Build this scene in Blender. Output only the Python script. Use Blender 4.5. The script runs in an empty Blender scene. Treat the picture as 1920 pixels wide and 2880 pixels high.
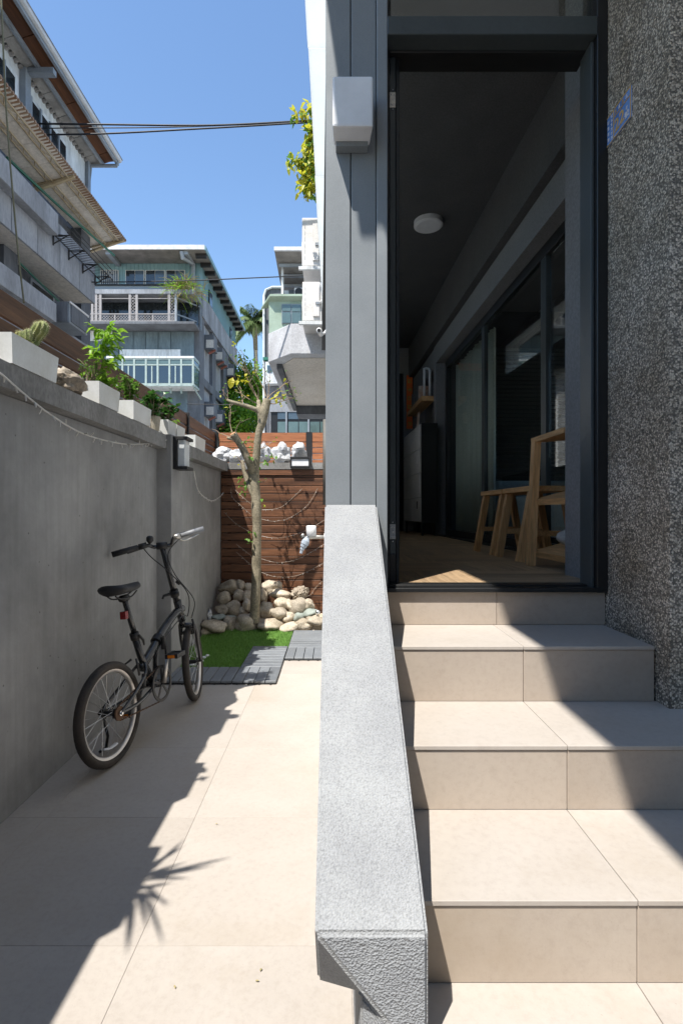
import bpy, bmesh, math, random
from mathutils import Vector, Matrix, noise, Quaternion
R = math.radians
random.seed(11)
S = bpy.context.scene
COL = S.collection
H = 1.217                                   # camera height above the patio
# ------------------------------------------------------------------ camera
cam = bpy.data.objects.new('camera', bpy.data.cameras.new('camera'))
COL.objects.link(cam); S.camera = cam
cam.location = (0, 0, H); cam.rotation_euler = (R(90), 0, 0)
cam.data.sensor_width = 36; cam.data.lens = 17.91
cam.data.shift_x = 0.0076; cam.data.clip_start = 0.02; cam.data.clip_end = 2000
# ------------------------------------------------------------------ sky and sun
SUN = Vector((0.313, 0.46, -1.0)).normalized()
w = bpy.data.worlds.new('World'); S.world = w; w.use_nodes = True
nt = w.node_tree; nt.nodes.clear()
sky = nt.nodes.new('ShaderNodeTexSky'); sky.sky_type = 'NISHITA'; sky.sun_disc = False
sky.sun_elevation = math.asin(-SUN.z); sky.sun_rotation = R(212)
sky.altitude = 50; sky.air_density = 1.35; sky.dust_density = 0.0; sky.ozone_density = 5.5
bg = nt.nodes.new('ShaderNodeBackground'); bg.inputs[1].default_value = 0.14
wo = nt.nodes.new('ShaderNodeOutputWorld')
nt.links.new(sky.outputs[0], bg.inputs[0]); nt.links.new(bg.outputs[0], wo.inputs[0])
sl = bpy.data.lights.new('sun', 'SUN'); sl.energy = 4.9; sl.angle = R(0.55); sl.color = (1.0, 0.955, 0.89)
so = bpy.data.objects.new('sun', sl); COL.objects.link(so); so.location = (-6, -8, 20)
so.rotation_euler = SUN.to_track_quat('-Z', 'Y').to_euler()
S.view_settings.view_transform = 'Standard'; S.view_settings.look = 'None'
S.view_settings.exposure = 0.75; S.view_settings.gamma = 1.0
S.render.engine = 'CYCLES'
S.cycles.max_bounces = 10; S.cycles.diffuse_bounces = 6; S.cycles.glossy_bounces = 4
S.cycles.transparent_max_bounces = 12; S.cycles.caustics_reflective = False; S.cycles.caustics_refractive = False
S.cycles.sample_clamp_indirect = 6; S.cycles.use_denoising = True

# ------------------------------------------------------------------ helpers
OFF = {}
def tag(o, label=None, cat=None, group=None, kind=None):
    if label: o['label'] = label
    if cat: o['category'] = cat
    if group: o['group'] = group
    if kind: o['kind'] = kind
    return o
def _reg(o, parent, origin):
    COL.objects.link(o)
    origin = Vector(origin); OFF[o] = origin
    if parent is not None:
        o.parent = parent; o.location = origin - OFF[parent]
    else:
        o.location = origin
    return o
def root(name, loc, label, cat, group=None, kind=None):
    o = bpy.data.objects.new(name, None); o.empty_display_size = .1
    _reg(o, None, loc); return tag(o, label, cat, group, kind)
def sub(name, parent):                         # an Empty part that only holds pieces
    o = bpy.data.objects.new(name, None); o.empty_display_size = .05
    return _reg(o, parent, OFF[parent])

class MB:
    def __init__(s): s.v = []; s.f = []; s.m = []
    def add(s, vs, fs, mi=0):
        n = len(s.v); s.v += [Vector(p) for p in vs]
        s.f += [tuple(i + n for i in f) for f in fs]; s.m += [mi] * len(fs); return s
    def box(s, a, b, mi=0):
        (x0, y0, z0), (x1, y1, z1) = a, b
        x0, x1 = min(x0, x1), max(x0, x1); y0, y1 = min(y0, y1), max(y0, y1); z0, z1 = min(z0, z1), max(z0, z1)
        return s.add([(x0,y0,z0),(x1,y0,z0),(x1,y1,z0),(x0,y1,z0),(x0,y0,z1),(x1,y0,z1),(x1,y1,z1),(x0,y1,z1)],
              [(0,3,2,1),(4,5,6,7),(0,1,5,4),(1,2,6,5),(2,3,7,6),(3,0,4,7)], mi)
    def bar(s, a, b, w, d, up=(0,0,1), mi=0):   # rectangular bar between two points
        a = Vector(a); b = Vector(b); t = (b - a).normalized(); up = Vector(up)
        sx = t.cross(up)
        if sx.length < 1e-4: sx = t.cross(Vector((1, 0, 0)))
        sx.normalize(); sy = sx.cross(t)
        o = [(-w/2,-d/2),(w/2,-d/2),(w/2,d/2),(-w/2,d/2)]
        vs = [a + sx*p + sy*q for p, q in o] + [b + sx*p + sy*q for p, q in o]
        return s.add(vs, [(3,2,1,0),(4,5,6,7),(0,1,5,4),(1,2,6,5),(2,3,7,6),(3,0,4,7)], mi)
    def tube(s, pts, rad, n=8, closed=False, mi=0, cap=True, flat=1.0):
        pts = [Vector(p) for p in pts]; k = len(pts)
        rr = rad if isinstance(rad, (list, tuple)) else [rad] * k
        ref = None; rings = []
        for i, p in enumerate(pts):
            if closed: t = (pts[(i+1) % k] - pts[i-1])
            else: t = pts[min(i+1, k-1)] - pts[max(i-1, 0)]
            if t.length < 1e-9: t = Vector((0, 0, 1))
            t.normalize()
            if ref is None:
                ref = t.cross(Vector((0, 0, 1)))
                if ref.length < .1: ref = t.cross(Vector((1, 0, 0)))
            ref = (ref - t * ref.dot(t)).normalized(); bi = t.cross(ref)
            rings.append([p + (ref * math.cos(2*math.pi*j/n) + bi * math.sin(2*math.pi*j/n) * flat) * rr[i] for j in range(n)])
        vs = [q for r in rings for q in r]; fs = []
        for i in range(k if closed else k - 1):
            a = i * n; b = ((i + 1) % k) * n
            for j in range(n):
                fs.append((a + j, a + (j+1) % n, b + (j+1) % n, b + j))
        if not closed and cap:
            fs.append(tuple(range(n))[::-1]); fs.append(tuple((k-1)*n + j for j in range(n)))
        return s.add(vs, fs, mi)
    def lathe(s, c, prof, n=20, axis='z', mi=0):  # prof: list of (r, h)
        c = Vector(c); vs = []; fs = []
        for r, h in prof:
            for j in range(n):
                a = 2*math.pi*j/n; p = (r*math.cos(a), r*math.sin(a), h)
                if axis == 'x': p = (p[2], p[0], p[1])
                if axis == 'y': p = (p[0], p[2], p[1])
                vs.append(c + Vector(p))
        for i in range(len(prof) - 1):
            for j in range(n):
                fs.append((i*n+j, i*n+(j+1) % n, (i+1)*n+(j+1) % n, (i+1)*n+j))
        if prof[0][0] > 1e-5: fs.append(tuple(range(n))[::-1])
        if prof[-1][0] > 1e-5: fs.append(tuple((len(prof)-1)*n + j for j in range(n)))
        return s.add(vs, fs, mi)
    def prism(s, poly, z0, z1, mi=0):           # polygon in xy extruded in z
        n = len(poly); vs = [(x, y, z0) for x, y in poly] + [(x, y, z1) for x, y in poly]
        return s.add(vs, [tuple(range(n))[::-1], tuple(range(n, 2*n))] + [(i, (i+1) % n, n+(i+1) % n, n+i) for i in range(n)], mi)
    def prismx(s, poly, x0, x1, mi=0):          # polygon in yz extruded in x
        n = len(poly); vs = [(x0, y, z) for y, z in poly] + [(x1, y, z) for y, z in poly]
        return s.add(vs, [tuple(range(n)), tuple(range(n, 2*n))[::-1]] + [(i, n+i, n+(i+1) % n, (i+1) % n) for i in range(n)], mi)
    def leaf(s, p, d, up, L, W, bend=.3, mi=0):
        p = Vector(p); d = Vector(d).normalized(); up = Vector(up)
        sd = d.cross(up)
        if sd.length < 1e-3: sd = d.cross(Vector((1, .3, 0)))
        sd.normalize(); nn = sd.cross(d)
        m1 = p + d*L*.42 + nn*L*.05; tip = p + d*L - nn*L*bend*.5
        return s.add([p, m1 + sd*W*.5 + nn*W*.12, m1, m1 - sd*W*.5 + nn*W*.12, tip, p + d*L*.75 + sd*W*.36 - nn*L*bend*.18, p + d*L*.75 - sd*W*.36 - nn*L*bend*.18, p + d*L*.75 - nn*L*bend*.22],
              [(0,1,2),(0,2,3),(1,5,7,2),(2,7,6,3),(5,4,7),(7,4,6)], mi)
    def blob(s, c, r, sub=3, amp=.12, freq=1.5, seed=0, rot=0, rough=0, mi=0):
        bm = bmesh.new(); bmesh.ops.create_icosphere(bm, subdivisions=sub, radius=1)
        sd = Vector((seed*7.13, seed*3.7, seed*1.9)); M = Matrix.Rotation(rot, 3, 'Z'); vs = []
        for v in bm.verts:
            d = v.co.normalized(); k = 1 + amp * noise.noise(d*freq + sd)
            if rough: k += rough * (abs(noise.noise(d*3.1 + sd*2)) * 1.2 - .3 + .4*noise.noise(d*8 + sd))
            q = Vector((d.x*r[0], d.y*r[1], d.z*r[2])) * k
            vs.append(Vector(c) + M @ q)
        fs = [tuple(v.index for v in f.verts) for f in bm.faces]; bm.free()
        return s.add(vs, fs, mi)
    def xf(s, fn, start=0):
        for i in range(start, len(s.v)): s.v[i] = Vector(fn(s.v[i]))
        return s
    def build(s, name, mats, parent=None, smooth=False, origin=None, bevel=0, autos=0):
        if origin is None:
            if parent is not None: origin = OFF[parent]
            else:
                xs = [p.x for p in s.v]; ys = [p.y for p in s.v]; zs = [p.z for p in s.v]
                origin = ((min(xs)+max(xs))/2, (min(ys)+max(ys))/2, min(zs))
        origin = Vector(origin)
        me = bpy.data.meshes.new(name)
        me.from_pydata([tuple(p - origin) for p in s.v], [], s.f)
        if not isinstance(mats, (list, tuple)): mats = [mats]
        for m in mats: me.materials.append(m)
        if len(mats) > 1: me.polygons.foreach_set('material_index', s.m)
        bm = bmesh.new(); bm.from_mesh(me)
        bmesh.ops.recalc_face_normals(bm, faces=bm.faces)
        if bevel: bmesh.ops.bevel(bm, geom=bm.edges[:], offset=bevel, segments=2, affect='EDGES', profile=.6)
        bm.to_mesh(me); bm.free()
        if smooth: me.polygons.foreach_set('use_smooth', [True]*len(me.polygons))
        me.update()
        o = bpy.data.objects.new(name, me)
        return _reg(o, parent, origin)

_cache = {}
def piece(name, a, b, mat, parent, bevel=0.0015, rot=None, jitter=0):
    """a box piece; alike pieces share mesh data"""
    d = [abs(b[i]-a[i]) for i in range(3)]; c = Vector([(a[i]+b[i])/2 for i in range(3)])
    key = (name, round(d[0], 4), round(d[1], 4), round(d[2], 4), mat.name, bevel)
    me = _cache.get(key)
    if me is None:
        bm = bmesh.new(); bmesh.ops.create_cube(bm, size=1)
        for v in bm.verts: v.co = (v.co.x*d[0], v.co.y*d[1], v.co.z*d[2])
        if bevel: bmesh.ops.bevel(bm, geom=bm.edges[:], offset=min(bevel, min(d)*.3), segments=1, affect='EDGES')
        me = bpy.data.meshes.new(name); bm.to_mesh(me); bm.free(); me.materials.append(mat); _cache[key] = me
    o = bpy.data.objects.new(name, me)
    if jitter: c = c + Vector((random.uniform(-1,1), random.uniform(-1,1), random.uniform(-1,1))) * jitter
    _reg(o, parent, c)
    if rot: o.rotation_euler = rot
    return o
def P(px, py, Y):                               # a point of the place at depth Y along a line of sight
    return Vector(((px-938)/1433*Y, Y, H + (1440-py)/1433*Y))

# ------------------------------------------------------------------ materials
def nodes(name):
    m = bpy.data.materials.new(name); m.use_nodes = True
    return m, m.node_tree, m.node_tree.nodes['Principled BSDF']
def _coords(t, stretch=(1,1,1)):
    tc = t.nodes.new('ShaderNodeTexCoord'); oi = t.nodes.new('ShaderNodeObjectInfo')
    mul = t.nodes.new('ShaderNodeVectorMath'); mul.operation = 'SCALE'; mul.inputs[0].default_value = (37.7, 19.1, 53.3)
    t.links.new(oi.outputs['Random'], mul.inputs['Scale'])
    ad = t.nodes.new('ShaderNodeVectorMath'); ad.operation = 'ADD'
    t.links.new(tc.outputs['Object'], ad.inputs[0]); t.links.new(mul.outputs[0], ad.inputs[1])
    mp = t.nodes.new('ShaderNodeMapping'); mp.inputs['Scale'].default_value = stretch
    t.links.new(ad.outputs[0], mp.inputs[0])
    return mp.outputs[0], oi.outputs['Random']
def _noise(t, co, sc, det=5, rough=.55, dist=0):
    n = t.nodes.new('ShaderNodeTexNoise'); n.inputs['Scale'].default_value = sc; n.inputs['Detail'].default_value = det
    n.inputs['Roughness'].default_value = rough; n.inputs['Distortion'].default_value = dist
    t.links.new(co, n.inputs['Vector']); return n.outputs['Fac']
def _ramp(t, fac, stops):
    r = t.nodes.new('ShaderNodeValToRGB'); e = r.color_ramp.elements
    while len(e) < len(stops): e.new(.5)
    for k, (p, c) in zip(e, stops): k.position = p; k.color = (c[0], c[1], c[2], 1)
    t.links.new(fac, r.inputs[0]); return r.outputs[0]
def _mix(t, fac, a, b, mode='MIX'):
    m = t.nodes.new('ShaderNodeMix'); m.data_type = 'RGBA'; m.blend_type = mode
    if isinstance(fac, (int, float)): m.inputs[0].default_value = fac
    else: t.links.new(fac, m.inputs[0])
    for s, v in ((m.inputs[6], a), (m.inputs[7], b)):
        if isinstance(v, tuple): s.default_value = (*v[:3], 1)
        else: t.links.new(v, s)
    return m.outputs[2]
def _bump(t, b, h, strength, dist=.01):
    bn = t.nodes.new('ShaderNodeBump'); bn.inputs['Strength'].default_value = strength; bn.inputs['Distance'].default_value = dist
    t.links.new(h, bn.inputs['Height']); t.links.new(bn.outputs[0], b.inputs['Normal'])
def _rand(t, col, rnd, amt):
    hs = t.nodes.new('ShaderNodeHueSaturation'); mr = t.nodes.new('ShaderNodeMapRange')
    mr.inputs['To Min'].default_value = 1-amt; mr.inputs['To Max'].default_value = 1+amt
    t.links.new(rnd, mr.inputs[0]); t.links.new(mr.outputs[0], hs.inputs['Value']); t.links.new(col, hs.inputs['Color'])
    return hs.outputs[0]
def M(name, c, c2=None, rough=.6, sc=4, fine=90, famt=.12, bump=0, bsc=80, bd=.004, metal=0, spec=.5, rnd=0, stretch=(1,1,1), trans=0, coat=0, rvar=.1):
    m, t, b = nodes(name); co, rn = _coords(t, stretch)
    c2 = c2 or tuple(x*.8 for x in c)
    big = _noise(t, co, sc, 6, .6)
    col = _ramp(t, big, [(.32, c2), (.66, c)])
    if famt:
        fi = _noise(t, co, fine, 3, .7)
        g = _ramp(t, fi, [(.3, (1-famt*2,)*3), (.7, (1+famt,)*3)])
        col = _mix(t, 1.0, col, g, 'MULTIPLY')
    if rnd: col = _rand(t, col, rn, rnd)
    t.links.new(col, b.inputs['Base Color'])
    mr = t.nodes.new('ShaderNodeMapRange'); mr.inputs['To Min'].default_value = max(0, rough-rvar); mr.inputs['To Max'].default_value = min(1, rough+rvar)
    t.links.new(big, mr.inputs[0]); t.links.new(mr.outputs[0], b.inputs['Roughness'])
    b.inputs['Metallic'].default_value = metal; b.inputs['Specular IOR Level'].default_value = spec
    if coat: b.inputs['Coat Weight'].default_value = coat
    if bump: _bump(t, b, _noise(t, co, bsc, 4, .65), bump, bd)
    if trans:
        tr = t.nodes.new('ShaderNodeBsdfTranslucent'); t.links.new(col, tr.inputs[0])
        mx = t.nodes.new('ShaderNodeMixShader'); mx.inputs[0].default_value = trans
        out = t.nodes['Material Output']
        t.links.new(b.outputs[0], mx.inputs[1]); t.links.new(tr.outputs[0], mx.inputs[2]); t.links.new(mx.outputs[0], out.inputs[0])
    return m
def wood(name, c1, c2, axis, rough=.5, rnd=.15, sc=9, spec=.4, c3=None):
    st = [1, 1, 1]; st[axis] = .07
    m, t, b = nodes(name); co, rn = _coords(t, st)
    a = _noise(t, co, sc, 6, .6, 1.2); f = _noise(t, co, sc*9, 4, .7)
    col = _ramp(t, a, [(.3, c2), (.5, tuple((p+q)/2 for p, q in zip(c1, c2))), (.68, c1)] + ([(.8, c3)] if c3 else []))
    col = _mix(t, 1.0, col, _ramp(t, f, [(.3, (.6,.6,.6)), (.65, (1.12,1.12,1.12))]), 'MULTIPLY')
    col = _rand(t, col, rn, rnd)
    t.links.new(col, b.inputs['Base Color']); b.inputs['Roughness'].default_value = rough; b.inputs['Specular IOR Level'].default_value = spec
    _bump(t, b, f, .25, .003); return m
def tilemat(name, c, c2, rnd=.04):
    m, t, b = nodes(name); co, rn = _coords(t)
    a = _noise(t, co, 2.2, 5, .6, .4); f = _noise(t, co, 55, 5, .75); g = _noise(t, co, 240, 2, .6)
    col = _ramp(t, a, [(.3, c2), (.7, c)])
    col = _mix(t, 1.0, col, _ramp(t, f, [(.33, (.93,.925,.92)), (.5, (1,1,1)), (.72, (1.04,1.04,1.04))]), 'MULTIPLY')
    sp = _noise(t, co, 120, 2, .5)
    col = _mix(t, _ramp(t, sp, [(.74, (0,0,0)), (.8, (.35,.35,.35))]), col, (.9*c[0]*.45, .42*c[1], .38*c[2]))
    col = _mix(t, _ramp(t, _noise(t, co, 1.3, 6, .7), [(.52, (0,0,0)), (.78, (.5,.5,.5))]), col, (c2[0]*.82, c2[1]*.75, c2[2]*.62))
    col = _mix(t, _ramp(t, _noise(t, co, 9, 8, .75), [(.62, (0,0,0)), (.78, (.35,.35,.35))]), col, (c2[0]*.7, c2[1]*.66, c2[2]*.6))
    col = _rand(t, col, rn, rnd)
    t.links.new(col, b.inputs['Base Color']); b.inputs['Roughness'].default_value = .62; b.inputs['Specular IOR Level'].default_value = .35
    _bump(t, b, g, .12, .002); return m
def stucco(name, c, strength, sc):
    m, t, b = nodes(name); co, rn = _coords(t)
    n1 = _noise(t, co, sc, 3, .6); n2 = _noise(t, co, sc*2.6, 3, .6); v = t.nodes.new('ShaderNodeTexVoronoi'); v.inputs['Scale'].default_value = sc*1.3
    t.links.new(co, v.inputs['Vector'])
    col = _ramp(t, n1, [(.32, tuple(x*.76 for x in c)), (.5, c), (.72, tuple(min(1, x*1.12) for x in c))])
    col = _mix(t, 1.0, col, _ramp(t, _noise(t, co, 6, 6, .7), [(.3, (.84,.84,.85)), (.7, (1.07,1.07,1.06))]), 'MULTIPLY')
    t.links.new(col, b.inputs['Base Color']); b.inputs['Roughness'].default_value = .85; b.inputs['Specular IOR Level'].default_value = .25
    ad = t.nodes.new('ShaderNodeMath'); ad.operation = 'ADD'; t.links.new(n1, ad.inputs[0]); t.links.new(v.outputs['Distance'], ad.inputs[1])
    _bump(t, b, ad.outputs[0], strength, .006); return m
def pebbledash(name):
    m, t, b = nodes(name); co, rn = _coords(t)
    v = t.nodes.new('ShaderNodeTexVoronoi'); v.inputs['Scale'].default_value = 175; t.links.new(co, v.inputs['Vector'])
    sep = t.nodes.new('ShaderNodeSeparateColor'); t.links.new(v.outputs['Color'], sep.inputs[0])
    col = _ramp(t, sep.outputs[0], [(0, (.10,.094,.086)), (.25, (.2,.184,.162)), (.48, (.39,.362,.325)), (.72, (.6,.57,.52)), (1, (.74,.70,.65))])
    col = _mix(t, _ramp(t, v.outputs['Distance'], [(.45, (0,0,0)), (.75, (.7,.7,.7))]), col, (.075,.07,.065))
    col = _mix(t, 1.0, col, _ramp(t, _noise(t, co, 3.5, 6, .65), [(.3, (.66,.56,.42)), (.65, (1.2,1.12,1.0))]), 'MULTIPLY')
    t.links.new(col, b.inputs['Base Color']); b.inputs['Roughness'].default_value = .55
    inv = t.nodes.new('ShaderNodeMath'); inv.operation = 'MULTIPLY'; inv.inputs[1].default_value = -1; t.links.new(v.outputs['Distance'], inv.inputs[0])
    _bump(t, b, inv.outputs[0], .7, .004); return m
def plaster(name, c, streak=.2):
    m, t, b = nodes(name); co, rn = _coords(t)
    big = _noise(t, co, 1.6, 6, .6, .3); md = _noise(t, co, 7, 6, .65)
    mp = t.nodes.new('ShaderNodeMapping'); mp.inputs['Scale'].default_value = (1, 9, .5); t.links.new(co, mp.inputs[0])
    stn = _noise(t, mp.outputs[0], 3, 5, .6)
    col = _ramp(t, big, [(.3, tuple(x*.7 for x in c)), (.7, tuple(x*1.12 for x in c))])
    col = _mix(t, 1.0, col, _ramp(t, md, [(.3, (.86,.86,.86)), (.7, (1.07,1.07,1.06))]), 'MULTIPLY')
    col = _mix(t, streak, col, _ramp(t, stn, [(.35, (.55,.55,.53)), (.6, (1.05,1.05,1.05))]), 'MULTIPLY')
    pit = t.nodes.new('ShaderNodeTexVoronoi'); pit.inputs['Scale'].default_value = 13; t.links.new(co, pit.inputs['Vector'])
    pm = _ramp(t, pit.outputs['Distance'], [(.03, (.45,.45,.45)), (.075, (1,1,1))])
    col = _mix(t, 1.0, col, pm, 'MULTIPLY')
    t.links.new(col, b.inputs['Base Color']); b.inputs['Roughness'].default_value = .75; b.inputs['Specular IOR Level'].default_value = .3
    ad = t.nodes.new('ShaderNodeMath'); ad.operation = 'ADD'; t.links.new(_noise(t, co, 22, 6, .7), ad.inputs[0]); t.links.new(pm, ad.inputs[1])
    _bump(t, b, ad.outputs[0], .35, .006); return m
def glass(name, tint=(.75,.8,.8), refl=.12, rough=.0):
    m = bpy.data.materials.new(name); m.use_nodes = True; t = m.node_tree; t.nodes.clear()
    o = t.nodes.new('ShaderNodeOutputMaterial'); tr = t.nodes.new('ShaderNodeBsdfTransparent'); gl = t.nodes.new('ShaderNodeBsdfGlossy')
    tr.inputs[0].default_value = (*tint, 1); gl.inputs['Roughness'].default_value = rough
    lw = t.nodes.new('ShaderNodeLayerWeight'); lw.inputs[0].default_value = .35
    mr = t.nodes.new('ShaderNodeMapRange'); mr.inputs['To Min'].default_value = refl*.5; mr.inputs['To Max'].default_value = min(.9, refl*5)
    t.links.new(lw.outputs['Fresnel'], mr.inputs[0])
    mx = t.nodes.new('ShaderNodeMixShader'); t.links.new(mr.outputs[0], mx.inputs[0]); t.links.new(tr.outputs[0], mx.inputs[1]); t.links.new(gl.outputs[0], mx.inputs[2])
    t.links.new(mx.outputs[0], o.inputs[0]); return m

m_tile = tilemat('limestone_tile', (.43,.39,.346), (.385,.345,.302))
m_riser = tilemat('limestone_riser', (.435,.373,.31), (.385,.323,.265))
m_grout = M('grout', (.42,.38,.335), (.34,.30,.26), rough=.9, sc=6)
m_conc = M('concrete', (.36,.36,.355), (.26,.26,.26), rough=.85, sc=3, bump=.3, bsc=30)
m_ground = M('ground_concrete', (.42,.40,.37), (.33,.32,.30), rough=.9, sc=.6, bump=.2)
m_rail = stucco('rail_stucco', (.315,.323,.328), .4, 230)
m_railr = stucco('rail_stucco_coarse', (.30,.312,.325), .55, 200)
m_clad = M('cladding_metal', (.245,.265,.278), (.21,.23,.242), rough=.42, sc=4, fine=320, famt=.06, bump=.04, bsc=420, bd=.001, spec=.5)
m_black = M('black_aluminium', (.012,.0125,.013), rough=.4, famt=.05, spec=.5)
m_blackd = M('black_door_frame', (.02,.022,.023), rough=.35, famt=.05)
m_teal = M('grey_aluminium', (.06,.072,.075), rough=.35, famt=.05)
m_pebble = pebbledash('pebbledash')
m_plaster = plaster('grey_plaster', (.315,.313,.308))
m_coping = M('coping_concrete', (.285,.28,.27), (.18,.175,.165), rough=.9, sc=5, fine=70, famt=.15, bump=.35, bsc=25, bd=.006, stretch=(1,1,.5))
m_slat = wood('stained_slat', (.205,.09,.044), (.045,.02,.011), 0, rough=.5, rnd=.22, sc=11)
m_board = wood('fence_board', (.20,.095,.045), (.07,.03,.015), 1, rough=.55, rnd=.2)
m_boardx = wood('orange_board', (.42,.17,.075), (.27,.095,.04), 0, rough=.55, rnd=.14)
m_oak = wood('oak', (.74,.45,.21), (.58,.33,.14), 2, rough=.5, rnd=.1)
m_oaky = wood('oak_y', (.74,.45,.21), (.58,.33,.14), 1, rough=.5, rnd=.1)
m_parq = [wood('parquet_a', (.50,.355,.215), (.28,.19,.112), 0, rough=.45, rnd=.2, sc=14), wood('parquet_b', (.50,.355,.215), (.28,.19,.112), 1, rough=.45, rnd=.2, sc=14)]
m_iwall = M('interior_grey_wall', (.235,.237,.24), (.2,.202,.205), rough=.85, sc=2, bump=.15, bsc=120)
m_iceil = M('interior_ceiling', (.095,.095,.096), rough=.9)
m_white = M('white_plastic', (.76,.76,.755), (.7,.7,.7), rough=.4, famt=.02)
m_planter = M('planter_white', (.70,.71,.69), (.58,.58,.54), rough=.45, sc=7, famt=.03)
m_soffit = M('white_soffit', (.82,.83,.83), (.76,.78,.78), rough=.6, famt=.02)
m_chrome = M('chrome', (.75,.76,.77), rough=.12, metal=1, famt=0)
m_steel = M('brushed_steel', (.55,.53,.49), rough=.35, metal=.9, famt=.05)
m_rock = M('river_stone', (.54,.47,.37), (.31,.26,.19), rough=.75, sc=8, fine=70, famt=.2, bump=.4, bsc=40, bd=.006, rnd=.3)
m_rockg = M('green_stone', (.33,.37,.33), (.25,.28,.25), rough=.7, sc=8, fine=120, famt=.1, rnd=.1)
m_rockw = M('white_rock', (.72,.72,.72), (.40,.42,.45), rough=.85, sc=9, fine=60, famt=.2, bump=.6, bsc=22, bd=.01)
m_rockb = M('brown_rock', (.42,.36,.28), (.17,.13,.09), rough=.85, sc=7, fine=50, famt=.2, bump=.6, bsc=25, bd=.012)
m_bark = M('pale_bark', (.36,.31,.22), (.17,.145,.095), rough=.9, sc=9, fine=60, famt=.25, bump=.6, bsc=35, bd=.006)
m_twig = M('twig', (.36,.27,.19), (.2,.14,.1), rough=.9)
m_cut = M('cut_wood', (.62,.38,.2), (.5,.27,.13), rough=.9, sc=20)
m_leaf = M('leaf_green', (.17,.33,.045), (.10,.22,.03), rough=.45, sc=9, famt=.1, trans=.45)
m_leafl = M('leaf_lime', (.33,.52,.05), (.2,.40,.03), rough=.45, sc=9, famt=.1, trans=.5)
m_leafd = M('leaf_glossy', (.07,.19,.03), (.04,.11,.02), rough=.28, sc=6, famt=.1, trans=.3)
m_leafy = M('leaf_yellow', (.68,.58,.045), (.38,.44,.04), rough=.5, sc=2.5, famt=.1, trans=.5)
m_dry = M('dry_grass', (.42,.33,.17), (.26,.24,.09), rough=.8)
m_cactus = M('cactus', (.17,.26,.09), (.3,.29,.09), rough=.7, sc=8, fine=200, famt=.3)
m_spine = M('spine', (.7,.66,.45), rough=.8, famt=0)
m_soil = M('soil', (.05,.035,.025), rough=.95, bump=.8, bsc=60)
m_turf = M('turf', (.25,.45,.10), (.16,.34,.06), rough=.6, sc=30, rnd=0, trans=.25)
m_turfb = M('turf_backing', (.06,.15,.03), rough=.9)
m_deck = M('deck_tile', (.19,.205,.22), (.15,.163,.178), rough=.5, sc=5, rnd=.12, stretch=(1,1,1), bump=.1, bsc=90)
m_plblk = M('black_plastic', (.015,.015,.016), rough=.55)
m_paint = M('bike_paint', (.016,.017,.02), rough=.22, famt=0, spec=.5, coat=.3)
m_tyre = M('tyre', (.022,.02,.019), (.05,.038,.028), rough=.8, sc=7, bump=.4, bsc=160, bd=.003)
m_rim = M('rim_alloy', (.62,.59,.56), rough=.35, metal=.6, famt=.03)
m_spoke = M('spoke', (.55,.55,.55), rough=.3, metal=.9, famt=0)
m_rust = M('rusty_chain', (.16,.085,.045), (.07,.045,.03), rough=.7, metal=.4)
m_grip = M('rubber_grip', (.02,.02,.022), rough=.6, bump=.3, bsc=300)
m_gripg = M('grey_grip', (.24,.25,.265), rough=.5)
m_red = M('red_reflector', (.22,.008,.01), rough=.2, famt=0)
m_amber = M('amber_reflector', (.75,.22,.02), rough=.25, famt=0)
m_led = M('led_wire', (.6,.58,.54), rough=.4, famt=0)
m_ledd = M('led_wire_dark', (.34,.27,.21), rough=.4, famt=0)
m_cable = M('black_cable', (.012,.012,.014), rough=.5, famt=0)
m_rope = M('old_rope', (.16,.15,.09), rough=.9)
m_frost = M('frosted_diffuser', (.9,.9,.91), rough=.35, famt=0, trans=.1)
m_glass = glass('clear_glass', (.95,.97,.96), .05)
m_glassl = glass('lantern_glass', (.96,.97,.97), .02)
m_glassd = glass('dark_window_glass', (.35,.4,.42), .2)
m_pot = M('clay_grey_pot', (.46,.42,.34), (.33,.29,.21), rough=.8, sc=10)
# ================================================================== ground and patio floor
g = MB(); g.box((-150, -60, -.3), (150, 260, -.03)); tag(g.build('ground', m_ground), kind='structure')
pf = MB(); pf.box((-1.3, -1.5, -.06), (.05, 5.95, -.0022)); pf = tag(pf.build('patio_floor', m_grout, origin=(0, 3, 0)), kind='structure')
tx = [-1.298, -.94+.0, -.343, .046]; ys = [-.92 + .6*i for i in range(12)]
tx = [-1.298, -1.145, -.552, .046]
for i in range(3):
    for j in range(13):
        y0 = -1.5705 + .6*j; x0, x1 = tx[i], tx[i+1]
        piece('tile', (x0+.0005, y0+.0005, -.02), (x1-.0005, min(y0+.6, 5.9)-.0005, 0), m_tile, pf, .0005)
# ================================================================== entrance steps
ZT = [.292-.165, .292, .457, .622, .796]; YF = [.40, .70, 1.0, 1.30, 1.60]; FL = .937
st = root('entrance_steps', (.9, 1.3, 0), 'beige limestone tiled steps climbing to the open black doorway', 'steps')
mb = MB()
for i in range(5): mb.box((.10, YF[i]+.012, -.01), (2.4 if i < 4 else 1.005, 1.93, ZT[i]-.014 - .0005*i))
mb.build('core', m_grout, st)
for i in range(5):
    xr = 2.4 if i < 4 else 1.006
    xs = [.10, .595, 1.195, 1.795, 2.4] if i < 4 else [.10, .595, 1.006]
    yb = YF[i+1] if i < 4 else 1.905
    for k in range(len(xs)-1):
        piece('tread_tile', (xs[k]+.0008, YF[i]-.004, ZT[i]-.011), (xs[k+1]-.0008, yb+.004, ZT[i]), m_tile, st, .0012)
        piece('riser_tile', (xs[k]+.0008, YF[i], (ZT[i-1] if i else 0)+.001), (xs[k+1]-.0008, YF[i]+.011, ZT[i]-.0125), m_riser, st, .001)
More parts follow.
